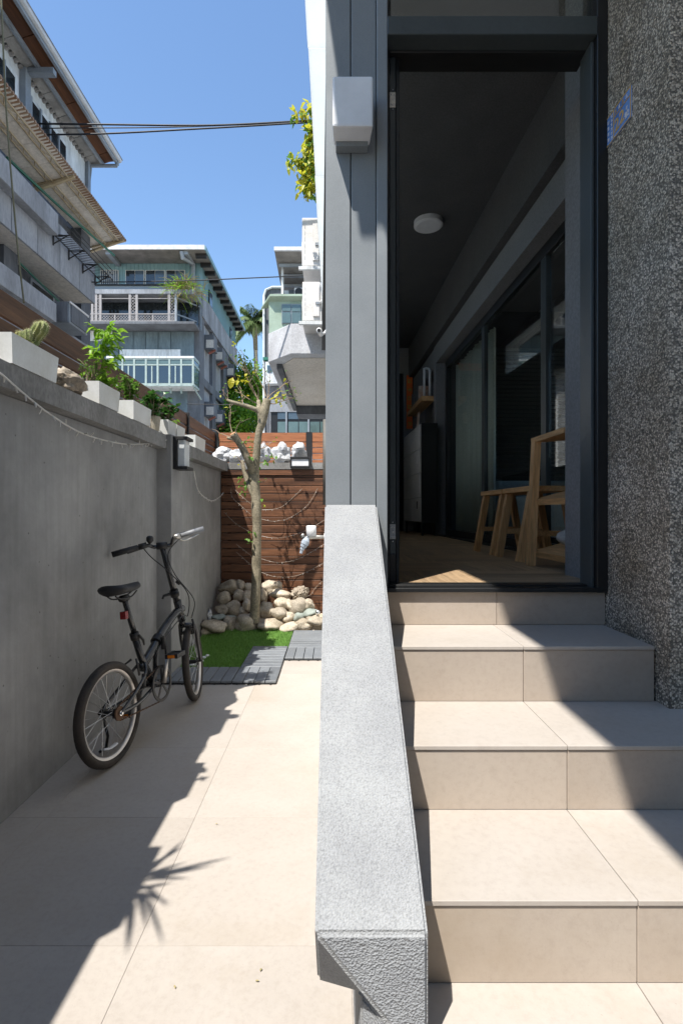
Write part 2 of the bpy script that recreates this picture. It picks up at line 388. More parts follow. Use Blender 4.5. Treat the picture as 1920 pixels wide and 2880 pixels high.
for a, b in ((.10, .607), (.607, 1.012)):
    piece('riser_tile', (a+.0008, 1.90, ZT[4]+.001), (b-.0008, 1.912, FL-.018), m_riser, st, .001)
# ================================================================== stair rail wall
rw = root('stair_rail_wall', (.06, 1.4, 0), 'sloping light grey stucco parapet beside the steps', 'parapet')
yA, zA, yB, zB = .862, .503, 1.898, 1.247
sl_ = (zB-zA)/(yB-yA)
def rz(y): return zA + sl_*(y-yA)
xl, xr = -.032, .160
V = [(xl, yA, zA), (xr, yA, zA), (xr, yA, -.01), (.091, yA, -.01), (.091, yA, .351), (.049, .925, .338), (.049, .925, -.01), (xl, 1.0, .298),
     (xl, yB, zB), (xr, yB, zB), (xr, yB, -.01), (.049, yB, -.01), (.049, yB, zB-.26), (xl, yB, zB-.26)]  # near lower corner sliced away so its facet supplies the dark triangle of shade
mb = MB(); mb.add(V, [(0,1,9,8)], 0)
mb.add(V, [(0,4,3,2,1), (0,7,5,4), (4,5,6,3), (0,8,13,7), (7,13,12,5), (5,12,11,6), (1,2,10,9), (8,9,10,11,12,13), (2,3,6,11,10)], 1)
bm_ = bmesh.new(); vv = [bm_.verts.new(p) for p in V]
for f, mi in [((0,1,9,8),0)] + [(f,1) for f in ((0,4,3,2,1), (0,7,5,4), (4,5,6,3), (0,8,13,7), (7,13,12,5), (5,12,11,6), (1,2,10,9), (8,9,10,11,12,13), (2,3,6,11,10))]:
    q = bm_.faces.new([vv[i] for i in f]); q.material_index = mi
bmesh.ops.recalc_face_normals(bm_, faces=bm_.faces); bmesh.ops.bevel(bm_, geom=bm_.edges[:], offset=.006, segments=3, affect='EDGES', material=0)
me = bpy.data.meshes.new('stucco_body'); 
for v in bm_.verts: v.co -= OFF[rw]
bm_.to_mesh(me); bm_.free(); me.materials.append(m_rail); me.materials.append(m_railr)
_reg(bpy.data.objects.new('stucco_body', me), rw, OFF[rw])
# ================================================================== the house
hs = root('house', (1.0, 4, 0), 'dark grey clad house with open doorway and black door frame', 'house')
def hbox(name, a, b, mat, parent=hs, bevel=.002): return piece(name, a, b, mat, parent, bevel)
TOP = 4.217
# column with vertical cladding panels
colm = sub('column', hs)
mb = MB(); mb.box((-.024, 1.906, .9), (.165, 2.3, TOP-.001)); mb.build('column_core', m_black, colm)
for a, b in ((-.030, .0618), (.0655, .1575)):
    hbox('cladding_panel', (a, 1.898, 1.235), (b, 1.91, TOP-.002), m_clad, colm, .0025)
hbox('cladding_panel', (-.030, 1.911, 1.1), (-.0245, 2.29, TOP-.002), m_clad, colm, .001)
IZ0 = FL
# side wall toward the patio, behind the column
mb = MB(); mb.box((-.022, 2.301, -.02), (.17, 8.4, IZ0+.8)); mb.box((-.022, 2.301, IZ0+.8001), (.17, 2.6, H+1.95)); mb.box((-.022, 6.0, IZ0+.8001), (.17, 8.4, H+1.95)); mb.box((-.022, 2.6001, H+1.62), (.17, 5.9999, H+1.95)); mb.box((-.022, 2.301, H+2.36), (.17, 8.4, TOP-.003)); mb.box((-.022, 7.2, H+1.9501), (.17, 8.4, H+2.3599)); mb.build('side_wall', m_soffit, hs)
mb = MB(); mb.box((.06, 2.302, H+1.951), (.066, 7.199, H+2.359)); mb.build('clerestory_pane', m_glass, hs)
m_fillpane = M('fill_light_pane_glass', (.92,.93,.93), rough=.3, famt=0, trans=.75)
for k in range(3): piece('fill_light_pane', (.05, 2.62+1.125*k, IZ0+.81), (.058, 2.62+1.125*(k+1)-.03, H+1.61), m_fillpane, hs, 0)  # unseen translucent panes, added to brighten the corridor
mb = MB(); mb.box((-.012, 1.93, -.02), (4.6, 7.9, FL-.016)); mb.box((.10, 1.914, .2), (1.3, 1.935, FL-.02)); mb.build('floor_slab', m_grout, hs)
# door frame
df = sub('door_frame', hs)
hbox('jamb', (.159, 1.882, FL-.019), (.1985, 1.985, TOP-.004), m_clad, df)
hbox('jamb', (.1995, 1.95, FL-.0185), (.2135, 2.03, TOP-.0045), m_black, df)
hbox('jamb', (.2145, 1.97, FL-.018), (.2395, 2.035, H+1.76), m_teal, df, .003)
hbox('jamb', (.2405, 1.975, FL-.018), (.2545, 2.04, H+1.76), m_blackd, df)
hbox('jamb', (.9725, 1.882, FL-.019), (1.012, 1.995, TOP-.004), m_black, df)
hbox('jamb', (.9605, 1.905, FL-.018), (.9715, 1.99, H+1.76), m_teal, df, .001)
hbox('lintel', (.1995, 1.88, H+1.764), (.972, 1.949, H+1.832), m_teal, df)  # darker metal than the cladding, for the shade over the door head
hbox('lintel', (.2145, 1.95, H+1.7605), (.9715, 2.04, H+1.825), m_black, df)
hbox('sill', (.16, 1.88, FL-.017), (1.011, 1.93, FL-.0015), m_black, df, .002)
hbox('sill', (.16, 1.931, FL-.016), (1.011, 2.0, FL+.004), m_black, df, .002)
for z in (H+1.592, H-.076):
    hg = sub('hinge', df)
    hbox('hinge_plate', (.2155, 1.9665, z-.029), (.239, 1.969, z+.029), m_steel, hg, .0008)
    mb = MB()
    for dx, dz in ((-.006,.018),(.006,.018),(0,0),(-.006,-.018),(.006,-.018),(0,.037),(0,-.037)):
        mb.lathe((.2275+dx, 1.9668, z+dz), [(.0026, 0), (.0024, -.0012), (.001, -.0016)], 8, 'y')
    mb.build('screws', m_chrome, hg)
hbox('closer_box', (.2155, 1.962, H-.27), (.2385, 1.969, H-.165), m_plblk, df, .001)
mb = MB(); mb.lathe((.9725, 1.95, H+.62), [(.004, 0), (.004, -.004), (.002, -.005)], 10, 'x'); mb.lathe((.9725, 1.95, H-.24), [(.004, 0), (.004, -.004), (.002, -.005)], 10, 'x'); mb.lathe((.9725, 1.95, H+1.25), [(.004, 0), (.004, -.004), (.002, -.005)], 10, 'x')
mb.build('screws', m_plblk, df)
mb = MB(); mb.box((.215, 1.915, H+1.833), (.972, 1.921, TOP-.006)); mb.build('transom_pane', m_glass, hs)
# pebbledash pier
mb = MB(); mb.box((1.0135, 1.54, -.02), (2.7, 2.055, TOP-.002)); tag(mb.build('pebbledash_pier', m_pebble, hs, bevel=.004), 'dark speckled pebbledash pier')
# upper floor overhang and eave with white soffit boards
poly = [(-.43, -1.9), (-.43, .98), (-.525, .98), (-.37, 1.40), (-.02, 1.96), (-.02, 8.25), (4.8, 8.25), (4.8, 1.6), (2.9, 1.5), (2.9, -1.9)]
mb = MB(); mb.prism(poly, TOP+.014, TOP+.45); mb.build('upper_floor', m_soffit, hs)
m_sheet = M('translucent_white_sheet', (.86,.88,.88), (.82,.85,.85), rough=.5, famt=.02, trans=.6)
ysf = [1.96, 3.30, 4.56, 5.9, 7.1, 8.25]
for k in range(5):
    hbox('soffit_board', (-.168+.004*(k % 2), ysf[k]+.004, TOP), (-.021, ysf[k+1]-.004, TOP+.0135), m_sheet, hs, .002)
hbox('soffit_board', (-.37, -1.85, TOP), (2.2, .975, TOP+.0135), m_soffit, hs, .002)
mb = MB(); mb.box((.2, 2.1, TOP+.451), (4.7, 8.2, TOP+5.5)); mb.build('upper_wall', m_soffit, hs)
# ------------------------------------------------ interior, turned a little against the front
AI = R(1.6)
def RI(p):
    x, y = p[0]-1.0, p[1]-2.0; c, s = math.cos(AI), math.sin(AI)
    return Vector((1.0 + x*c - y*s, 2.0 + x*s + y*c, p[2]))
def ibox(name, a, b, mat, parent=hs, bevel=.0015):
    o = piece(name, a, b, mat, parent, bevel)
    c = Vector([(a[i]+b[i])/2 for i in range(3)]); w_ = RI(c); o.location = w_ - OFF[parent]; OFF[o] = w_; o.rotation_euler = (0, 0, AI); return o
def imb(mb_, *a, **k): mb_.xf(RI); return mb_.build(*a, **k)
IZ = FL; CE = H + 2.45
fl = sub('floor', hs)
n = 0
for i in range(4):
    for j in range(13):
        x0 = .16 + .45*i; y0 = 1.99 + .45*j
        for k in range(4):
            if (i + j) % 2: a, b = (x0+.001, y0+.1125*k+.001), (x0+.449, y0+.1125*(k+1)-.001)
            else: a, b = (x0+.1125*k+.001, y0+.001), (x0+.1125*(k+1)-.001, y0+.449)
            if b[0] > 1.5 and a[0] > 1.5: continue
            ibox('parquet_block', (a[0], a[1], IZ-.013), (b[0], b[1], IZ), m_parq[0 if (i+j) % 2 else 1], fl, .0008)
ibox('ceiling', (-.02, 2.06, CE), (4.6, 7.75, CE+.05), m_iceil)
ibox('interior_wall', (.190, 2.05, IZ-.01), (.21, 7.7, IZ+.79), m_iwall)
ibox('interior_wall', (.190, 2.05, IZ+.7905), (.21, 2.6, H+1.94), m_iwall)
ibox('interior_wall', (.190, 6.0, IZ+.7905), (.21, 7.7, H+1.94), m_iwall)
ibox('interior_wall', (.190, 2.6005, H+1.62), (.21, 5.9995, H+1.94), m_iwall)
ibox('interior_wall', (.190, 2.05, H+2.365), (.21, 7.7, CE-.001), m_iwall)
ibox('far_wall', (.2, 7.6, IZ-.01), (1.6, 7.7, CE-.001), m_iwall)
ibox('cornice', (1.27, 2.06, H+2.0), (1.42, 7.595, CE-.002), m_iceil)
ibox('pier_lining', (1.042, 2.058, IZ-.012), (1.5, 2.28, CE-.003), m_iwall)
ibox('wall_band', (1.333, 2.312, H+1.78), (1.49, 6.08, H+1.999), m_iwall)
ibox('wall_band', (1.333, 6.081, IZ-.012), (1.49, 6.2, H+1.998), m_iwall)
ibox('wall_band', (1.345, 6.201, IZ-.012), (1.49, 7.598, H+.5), m_iwall)
ibox('wall_band', (1.345, 6.201, H+1.75), (1.49, 7.598, H+1.997), m_iwall)
ibox('wall_band', (1.345, 7.3, H+.501), (1.49, 7.598, H+1.749), m_iwall)
ibox('niche_back', (1.46, 6.2, H+.5), (1.5, 7.3, H+1.75), m_iwall)
# far door leaf, dark
fd = sub('far_door', hs)
ibox('door_leaf', (.45, 7.575, IZ), (1.19, 7.599, H+2.06), m_black, fd)
ibox('door_surround', (1.191, 7.57, IZ), (1.23, 7.6, H+2.10), m_iwall, fd)
# sliding glass door into the side room
sd = sub('sliding_door', hs)
for y0, y1 in ((2.32, 2.37), (3.36, 3.44), (4.62, 4.70), (5.98, 6.06)):
    ibox('stile', (1.44, y0, IZ+.001), (1.475, y1, H+1.778), m_teal if y0 < 5 else m_blackd, sd)
ibox('rail', (1.435, 2.375, IZ), (1.476, 5.975, IZ+.075), m_blackd, sd)
ibox('rail', (1.435, 2.375, H+1.70), (1.476, 5.975, H+1.779), m_blackd, sd)
ibox('track', (1.34, 2.32, IZ), (1.434, 6.06, IZ+.012), m_black, sd)
for y0, y1, x in ((2.375, 3.355, 1.462), (3.445, 4.615, 1.45), (4.705, 5.975, 1.462)):
    ibox('pane', (x, y0, IZ+.08), (x+.006, y1, H+1.695), m_glass, sd)
ibox('handle', (1.425, 4.64, H-.12), (1.44, 4.67, H+.1), m_plblk, sd)
# side room shell
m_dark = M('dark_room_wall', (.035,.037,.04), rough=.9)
rm = MB(); rm.box((4.4, 2.2, IZ), (4.5, 2.9, CE)); rm.box((4.4, 5.6, IZ), (4.5, 6.2, CE)); rm.box((4.4, 2.9, IZ), (4.5, 5.6, IZ+.7)); rm.box((4.4, 2.9, IZ+2.3), (4.5, 5.6, CE)); rm.box((1.5, 2.06, IZ), (4.4, 2.2, CE)); rm.box((1.5, 6.2, IZ), (4.4, 6.3, CE)); rm.box((1.5, 2.2, IZ-.02), (4.4, 6.2, IZ-.001))  # unseen gap in the outer wall, added to let daylight in
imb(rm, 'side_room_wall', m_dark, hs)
m_gut0 = M('grey_pipe', (.12,.115,.1), rough=.6)
# patio-side fittings of the house
mb = MB(); mb.tube([P(914, 1180, 3.6), P(914, 1420, 3.6)], .016, 12); mb.build('drain_pipe', m_gut0, hs, smooth=True)
# ================================================================== boundary wall on the left
WX = -1.298
bw = root('boundary_wall', (-1.4, 3, 0), 'long grey plastered boundary wall with concrete coping', 'wall')
mb = MB(); mb.box((WX-.22, -1.6, -.05), (WX, 5.95, H+.462)); mb.build('wall', m_plaster, bw)
def cop(y0, y1, x):
    mb = MB(); n_ = max(2, int((y1-y0)/.12)); vs = []; fs = []
    for i in range(n_+1):
        y = y0 + (y1-y0)*i/n_
        j = lambda k: .004*noise.noise(Vector((y*5, k*3.3, .2)))
        for (xx, zz) in ((x+j(1), H+.566+j(2)), (x+j(3), H+.466+j(4)), (WX-.25, H+.464), (WX-.25, H+.57)):
            vs.append((xx, y, zz))
    for i in range(n_):
        for k in range(4): fs.append((i*4+k, i*4+(k+1) % 4, i*4+4+(k+1) % 4, i*4+4+k))
    fs += [(3,2,1,0), tuple(n_*4+k for k in range(4))]
    mb.add(vs, fs); mb.build('coping', m_coping, bw, bevel=0)
cop(-1.6, 3.74, -1.226); cop(4.02, 5.86, -1.215)
mb = MB(); mb.box((WX-.1, 3.742, -.03), (-1.19, 4.018, H+.572)); mb.build('pillar', m_plaster, bw, bevel=.006)
# ================================================================== retaining wall, slat screen at the end of the patio
YB = 5.85
rt = root('retaining_wall', (-.6, 6.2, 0), 'grey ledge wall behind the wooden slats', 'wall')
mb = MB(); mb.box((-1.7, YB+.045, -.05), (.3, 7.0, H+.49)); mb.box((-1.27, YB-.005, H+.492), (.0, 7.0, H+.567)); mb.build('wall', m_coping, rt)
ss = root('slat_screen', (-.6, YB, 0), 'reddish brown wooden slat screen below the ledge', 'screen')
zt = H+.488; zi = 0
while zt > .05:
    d = .083; x1 = -.03
    if zi == 0: d = .065
    if zi == 1: piece('slat', (-1.292, YB+.012, zt-.018), (x1, YB+.03, zt-.002), m_slat, ss, .002); zt -= .026
    piece('slat', (-1.292, YB+random.uniform(-.001,.001), zt-d), (x1, YB+.022, zt), m_slat, ss, .003); zt -= d + .0072; zi += 1
for x in (-1.2, -.65, -.12): piece('batten', (x-.02, YB+.0225, .0), (x+.02, YB+.044, H+.47), m_plblk, ss, 0)
# fences on top
lf = root('lane_fence', (-1.56, 3, H+.57), 'brown horizontal board fence standing behind the white planters', 'fence')
FX = -1.535
zz = [(.912, 1.03), (.838, .896), (.764, .822), (.69, .748), (.60, .674)]
for a, b in zz:
    for y0, y1 in ((-1.5, .9), (.905, 3.3), (3.305, 5.33), (5.38, 6.6)):
        piece('board', (FX-.022, y0, H+a), (FX, y1, H+b), m_board, lf, .002)
for y in (-.3, 1.6, 5.355, 6.63): piece('post', (FX-.03, y-.022, H+.45), (FX+.018, y+.022, H+1.045), m_plblk, lf, .002)
bf = root('end_fence', (-.6, 6.66, H+.56), 'orange brown board fence behind the white rocks', 'fence')
for a, b in ((.92, 1.035), (.845, .910), (.77, .835), (.69, .760), (.60, .680)):
    for x0, x1 in ((-1.50, -.36), (-.28, .1)):
        piece('board', (x0, 6.655, H+a), (x1, 6.68, H+b), m_boardx, bf, .002)
piece('post', (-.355, 6.64, H+.5), (-.285, 6.69, H+1.045), m_plblk, bf, .002)
# ================================================================== lamps, tap and fittings
lp = root('wall_lamp', (.07, 1.84, H+1.354), 'white cube wall lamp on the grey clad column', 'lamp')
mb = MB(); mb.prism([(-.0045+0, 1.788), (.1385, 1.788), (.1325, 1.885), (.0005, 1.885)], H+1.354, H+1.531)
mb.build('shade', m_frost, lp, smooth=False, bevel=.008)
mb = MB(); mb.box((.008, 1.86, H+1.336), (.125, 1.896, H+1.3535)); mb.box((.004, 1.872, H+1.5315), (.10, 1.896, H+1.55)); mb.build('bracket', m_clad, lp)
la = root('pillar_lantern', (-1.15, 3.87, H+.318), 'black framed lantern with white diffuser on the wall pillar', 'lamp')
y0, y1, x0, x1, z0, z1 = 3.775, 3.945, -1.1895, -1.085, H+.318, H+.562
piece('back_plate', (x0, y0, z0), (x0+.03, y1, z1), m_plblk, la)
piece('cap', (x0+.03, y0, z1-.022), (x1, y1, z1), m_plblk, la); piece('base', (x0+.03, y0, z0), (x1, y1, z0+.022), m_plblk, la)
piece('diffuser', (x0+.031, y0+.018, z0+.023), (x1-.025, y1-.018, z1-.023), m_frost, la)
piece('pane', (x1-.008, y0+.004, z0+.0225), (x1-.003, y1-.004, z1-.0225), m_glassl, la)
piece('pane', (x0+.031, y0+.003, z0+.0225), (x1-.009, y0+.008, z1-.0225), m_glassl, la)
lb = root('ledge_lamp', (-.38, 5.8, H+.5), 'black box wall light on the ledge above the slats', 'lamp')
piece('housing', (-.495, 5.78, H+.602), (-.27, 5.843, H+.628), m_plblk, lb); piece('housing', (-.495, 5.78, H+.503), (-.27, 5.843, H+.523), m_plblk, lb)
piece('housing', (-.495, 5.781, H+.5235), (-.481, 5.843, H+.6015), m_plblk, lb, 0); piece('housing', (-.284, 5.781, H+.5235), (-.27, 5.843, H+.6015), m_plblk, lb, 0)
piece('diffuser', (-.4805, 5.792, H+.524), (-.2845, 5.84, H+.601), m_frost, lb)
cl = root('ceiling_lamp', RI((.86, 4.3, CE)), 'round white flush lamp on the dark ceiling', 'lamp')
mb = MB(); mb.lathe(RI((.86, 4.3, CE)), [(.12, 0), (.12, -.038), (.112, -.042)], 32); mb.build('housing', m_white, cl, smooth=False)
mb = MB(); mb.lathe(RI((.86, 4.3, CE-.0425)), [(.108, 0), (.10, -.004)], 32); mb.build('diffuser', m_frost, cl)
tp = root('garden_tap', (-.15, 4.5, H-.3), 'chrome garden tap with white cap and hose connector', 'tap')
c = P(875, 1494, 4.5)
mb = MB(); mb.lathe(c+Vector((0,0,-.045)), [(.036,0),(.045,.004),(.044,.088),(.038,.095),(.0,.096)], 20); mb.build('cap', m_white, tp, smooth=True)
mb = MB(); mb.tube([P(925,1510,4.5), P(895,1510,4.5), P(872,1510,4.5), P(857,1513,4.48)], [.014,.017,.02,.018], 10)
mb.tube([P(848,1503,4.48), P(853,1509,4.48)], [.022,.022], 10); mb.tube([P(853,1509,4.48), P(858,1514,4.48)], [.014,.014], 10)
mb.build('spout', m_steel, tp, smooth=True)
mb = MB(); mb.tube([P(864,1514,4.47), P(860,1522,4.46), P(856,1530,4.46), P(855.5,1531,4.46), P(852,1538,4.46), P(851.5,1539,4.46), P(849,1546,4.46), P(848.5,1547,4.46), P(846,1556,4.46)], [.02,.034,.036,.03,.028,.02,.019,.013,.013], 14)
mb.build('hose_connector', M('blue_grey_plastic', (.42,.48,.55), rough=.35), tp, smooth=False)
mb = MB(); mb.lathe(P(911,1510,4.5), [(.03,0),(.03,.02),(.02,.03)], 16, 'x'); mb.build('wall_flange', m_white, tp)
sc_ = root('security_camera', P(905, 930, 3.2), 'small bullet security camera at the column edge', 'camera')
mb = MB(); c = P(897, 932, 3.2); mb.tube([c+Vector((.0,-.03,-.004)), c+Vector((.01,.05,0))], .017, 14); mb.build('body', m_white, sc_, smooth=True)
mb = MB(); mb.tube([c+Vector((0,-.032,-.004)), c+Vector((0,-.029,-.004))], .012, 12); mb.build('lens', m_black, sc_)
mb = MB(); mb.tube([c+Vector((.008,.03,0)), c+Vector((.03,.04,.0)), c+Vector((.05,.05,.03))], .008, 8); mb.build('bracket', m_white, sc_)
# ================================================================== house number plate
m_blue = M('plate_blue', (.05,.16,.44), (.25,.42,.78), rough=.22, sc=9, famt=0, spec=.6)  # paler blue blended in for sky reflected on the plate
m_gold = M('plate_gold', (.62,.40,.14), rough=.5, famt=.05)
m_ink = M('plate_white_ink', (.8,.78,.8), rough=.5, famt=0)
np_ = root('house_number_plate', (1.012, 1.81, H+1.34), 'blue enamel house number plate reading 22 on the pebbledash pier', 'sign')
yL, yR, zb, ztp = 1.888, 1.732, H+1.345, H+1.452
piece('plate', (1.0095, yR, zb), (1.0132, yL, ztp), m_blue, np_, .0006)
yM = yL - .048
def gbar(y0, y1, z0, z1): piece('border', (1.0075, y1, z0), (1.0094, y0, z1), m_gold, np_, 0)
gbar(yL, yR, ztp-.0035, ztp); gbar(yL, yR, zb, zb+.0035); gbar(yL, yL-.0035, zb+.0036, ztp-.0036); gbar(yR+.0035, yR, zb+.0036, ztp-.0036); gbar(yM, yM-.0032, zb+.0036, ztp-.0036); gbar(yM-.0033, yR+.0036, ztp-.032, ztp-.029)
def text(body, y, z, size, mat, name):
    cu = bpy.data.curves.new(name, 'FONT'); cu.body = body; cu.size = size; cu.extrude = .0006; cu.align_x = 'CENTER'; cu.align_y = 'CENTER'; cu.offset = size*.014
    tmp = bpy.data.objects.new('t', cu); COL.objects.link(tmp); bpy.context.view_layer.update()
    me = bpy.data.meshes.new_from_object(tmp.evaluated_get(bpy.context.evaluated_depsgraph_get())); bpy.data.objects.remove(tmp)
    me.materials.clear(); me.materials.append(mat)
    o = bpy.data.objects.new(name, me); _reg(o, np_, (1.0085, y, z)); o.rotation_euler = (R(90), 0, R(-90)); return o
text('2', 1.818, zb+.036, .062, m_gold, 'numeral'); text('2', 1.787, zb+.040, .062, m_gold, 'numeral'); text('號', 1.757, zb+.026, .024, m_ink, 'character')
def glyph(y, z, s, mat, sd):
    rd = random.Random(sd); m_ = MB()
    for k in range(3): q = z + s*(.35-.35*k); m_.box((1.0082, y-s*rd.uniform(.3,.48), q-s*.05), (1.0093, y+s*rd.uniform(.3,.48), q+s*.05))
    for k in range(2): q = y + s*rd.uniform(-.3,.3); m_.box((1.008, q-s*.05, z-s*.45), (1.0092, q+s*.05, z+s*.45))
    m_.build('character', mat, np_)
for k in range(6): glyph(1.852, ztp-.013-.0155*k, .0105, m_ink, k)
for k in range(4): glyph(1.873, ztp-.022-.021*k, .0125, m_ink, k+20)
for k, (yy, mm) in enumerate(((1.826, m_gold), (1.803, m_ink), (1.781, m_gold), (1.758, m_ink))): glyph(yy, ztp-.0165, .014, mm, k+40)
glyph(1.757, zb+.05, .012, m_ink, 77)
# ================================================================== indoors: furniture
def stool(y0, y1, x0, x1, label):
    r = root('wooden_stool', RI(((x0+x1)/2, (y0+y1)/2, IZ)), label, 'stool', 'oak stools by the sliding door')
    z = IZ+.425; mbx = MB(); mbx.box((x0, y0, z-.03), (x1, y1, z)); imb(mbx, 'seat', m_oaky, r, bevel=.003)
    for ex, ey in ((x0+.03, y0+.04), (x0+.03, y1-.04), (x1-.03, y0+.04), (x1-.03, y1-.04)):
        fx = ex + (-.07 if ex < (x0+x1)/2 else .07); fy = ey
        mbx = MB(); mbx.bar((fx, fy, IZ+.001), (ex, ey, z-.031), .04, .04, (0,1,0)); imb(mbx, 'leg', m_oak, r)
    for ey in (y0+.04, y1-.04):
        mbx = MB(); mbx.bar((x0-.01, ey, IZ+.16), (x1+.01, ey, IZ+.16), .022, .03); imb(mbx, 'stretcher', m_oaky, r)
stool(3.24, 3.66, 1.10, 1.34, 'oak stool with splayed legs, the farther of the two')
stool(2.80, 3.22, 1.10, 1.34, 'oak stool with splayed legs behind the wooden shoe rack')
rk = root('shoe_rack', RI((1.2, 2.5, IZ)), 'oak shoe rack with slanted shelves just inside the doorway', 'rack')
for (x, y) in ((1.075, 2.66), (1.30, 2.66), (1.13, 2.325), (1.33, 2.325)):
    mb = MB(); mb.bar((x-(.03 if x < 1.2 else -.0), y, IZ+.001), (x, y, IZ+.655), .034, .045, (0,1,0)); imb(mb, 'leg', m_oak, rk)
for (xa, za, xb, zb_, th) in ((1.06, IZ+.655, 1.34, IZ+.68, .025), (1.07, IZ+.33, 1.33, IZ+.40, .03), (1.07, IZ+.06, 1.33, IZ+.13, .03)):
    mb = MB(); mb.bar((xa, 2.51, za), (xb, 2.51, zb_), .36, th, (0,0,1)); imb(mb, 'shelf', m_oaky, rk)
sh = MB(); sh.blob(RI((1.2, 2.45, IZ+.16)), (.11, .05, .05), 3, .2, 1.5, 3); sh.blob(RI((1.25, 2.45, IZ+.2)), (.05, .045, .06), 3, .1, 1.5, 5)
tag(sh.build('shoe', M('shoe_canvas', (.45,.42,.38), rough=.8), smooth=True), 'pale canvas shoe on the lowest shelf of the oak rack', 'shoe')
cb = root('shoe_cabinet', RI((1.2, 6.5, IZ)), 'tall dark cabinet with grey drawer fronts along the corridor', 'cabinet')
m_draw = M('drawer_front', (.6,.6,.58), rough=.5)
ibox('carcass', (1.135, 5.95, IZ+.15), (1.325, 7.1, IZ+1.32), m_black, cb)
for k in range(4):
    ibox('drawer', (1.118, 5.97 if k % 2 else 5.96, IZ+.165+.288*k), (1.134, 6.51, IZ+.165+.288*(k+1)-.006), m_draw, cb)
    ibox('drawer', (1.118, 6.516, IZ+.165+.288*k), (1.134, 7.09, IZ+.165+.288*(k+1)-.006), m_draw, cb)
for z in (IZ+.86, IZ+.32): ibox('handle', (1.112, 6.1, z), (1.117, 6.14, z+.09), m_white if z > IZ+.5 else m_black, cb)
for (x, y) in ((1.15, 5.98), (1.31, 5.98), (1.15, 7.07), (1.31, 7.07)): ibox('leg', (x-.012, y-.012, IZ+.001), (x+.012, y+.012, IZ+.15), m_black, cb)
pc = MB(); pc.bar((1.165, 6.35, IZ+1.3215), (1.18, 6.35, IZ+1.52), .006, .14, (0,1,0)); pc.xf(RI)
m_card = M('picture_card', (.6,.58,.5), (.45,.2,.12), rough=.6, sc=14, famt=.1)
tag(pc.build('picture_card', m_card), 'small pale picture card standing on the dark cabinet', 'card')
sf = root('wall_shelf', RI((1.27, 6.75, H+1.36)), 'dark brown wooden wall shelf above the cabinet', 'shelf')
ibox('board', (1.19, 6.22, H+1.36), (1.345, 7.25, H+1.42), m_oaky, sf)
m_tin = M('grey_tin', (.16,.16,.15), rough=.5)
b_ = MB(); b_.box((1.2, 6.75, H+1.4205), (1.33, 6.95, H+1.6)); b_.xf(RI); tag(b_.build('storage_tin', m_tin), 'grey tin box at the far end of the wall shelf', 'box')
b_ = MB(); b_.box((1.21, 6.5, H+1.4205), (1.33, 6.53, H+1.61)); b_.xf(RI); tag(b_.build('photo_frame', m_card), 'pale framed photo standing on the wall shelf', 'frame')
b_ = MB(); b_.tube([(1.25,6.35,H+1.421),(1.25,6.35,H+1.76),(1.25,6.37,H+1.79),(1.28,6.38,H+1.8),(1.31,6.37,H+1.79),(1.32,6.35,H+1.76),(1.32,6.35,H+1.421)], .016, 8); b_.xf(RI); tag(b_.build('white_ornament', m_white, smooth=True), 'white bent tube ornament at the near end of the wall shelf', 'ornament')
m_orange = M('orange_paper', (.8,.17,.02), (.7,.11,.015), rough=.6, famt=.05)
m_goldi = M('gold_ink', (.6,.36,.06), rough=.4)
for (x0, x1, z0, z1, lab) in ((1.235, 1.325, H+1.24, H+2.03, 'tall orange paper couplet beside the far door'), (.45, 1.06, H+2.115, H+2.215, 'short orange paper banner above the far door')):
    r = root('paper_couplet', RI((x0, 7.59, z0)), lab, 'banner')
    ibox('sheet', (x0, 7.563, z0), (x1, 7.5685 if x0 > 1 else 7.599, z1), m_orange, r, 0)
    rd = random.Random(5); mbx = MB()
    k = 6
    for q in range(k):
        if x1-x0 < .2: cx, cz, s = (x0+x1)/2, z0+(z1-z0)*(q+.6)/(k+.3), .055
        else: cx, cz, s = x0+(x1-x0)*(q+.5)/k, (z0+z1)/2, .06
        for e in range(4): a = rd.uniform(-s/2,s/2); c2 = rd.uniform(-s/2,s/2); mbx.box((cx-s*.4, 7.5605, cz+a-.004), (cx+s*.4, 7.5625, cz+a+.004)); mbx.box((cx+c2-.004, 7.5603, cz-s*.5), (cx+c2+.004, 7.5622, cz+s*.5))
    imb(mbx, 'characters', m_goldi, r)
m_curt = M('grey_green_curtain', (.7,.75,.7), (.62,.67,.62), rough=.9, sc=1, trans=.4)
cu = MB(); vs = []; N = 60
for i in range(N+1):
    y = 4.72 + 1.3*i/N; x = 1.56 + .02*math.sin(i*1.3) + .008*math.sin(i*.5)
    vs += [(x, y, IZ+.03), (x, y, H+1.72), (x+.004, y, H+1.72), (x+.004, y, IZ+.03)]
fs = [(i*4+a, i*4+(a+1) % 4, i*4+4+(a+1) % 4, i*4+4+a) for i in range(N) for a in range(4)]
cu.add(vs, fs); cu.xf(RI); tag(cu.build('curtain', m_curt, smooth=True), 'grey green curtain behind the sliding glass door', 'curtain')
so_ = root('sofa', RI((2.2, 4.2, IZ)), 'blue grey sofa seen through the sliding glass door', 'sofa')
m_sofa = M('sofa_fabric', (.42,.5,.55), rough=.95)
mb = MB(); mb.box((1.75, 3.6, IZ+.08), (2.5, 5.2, IZ+.42)); imb(mb, 'seat', m_sofa, so_, bevel=.03)
mb = MB(); mb.box((2.5, 3.6, IZ+.08), (2.7, 5.2, IZ+.75)); imb(mb, 'backrest', m_sofa, so_, bevel=.03)
mb = MB(); mb.box((1.75, 5.2, IZ+.08), (2.6, 5.4, IZ+.6)); imb(mb, 'armrest', m_sofa, so_, bevel=.03)
bl = root('louvre_blind', RI((2.5, 6.19, IZ+.9)), 'dark louvre blind in the side room', 'blind')
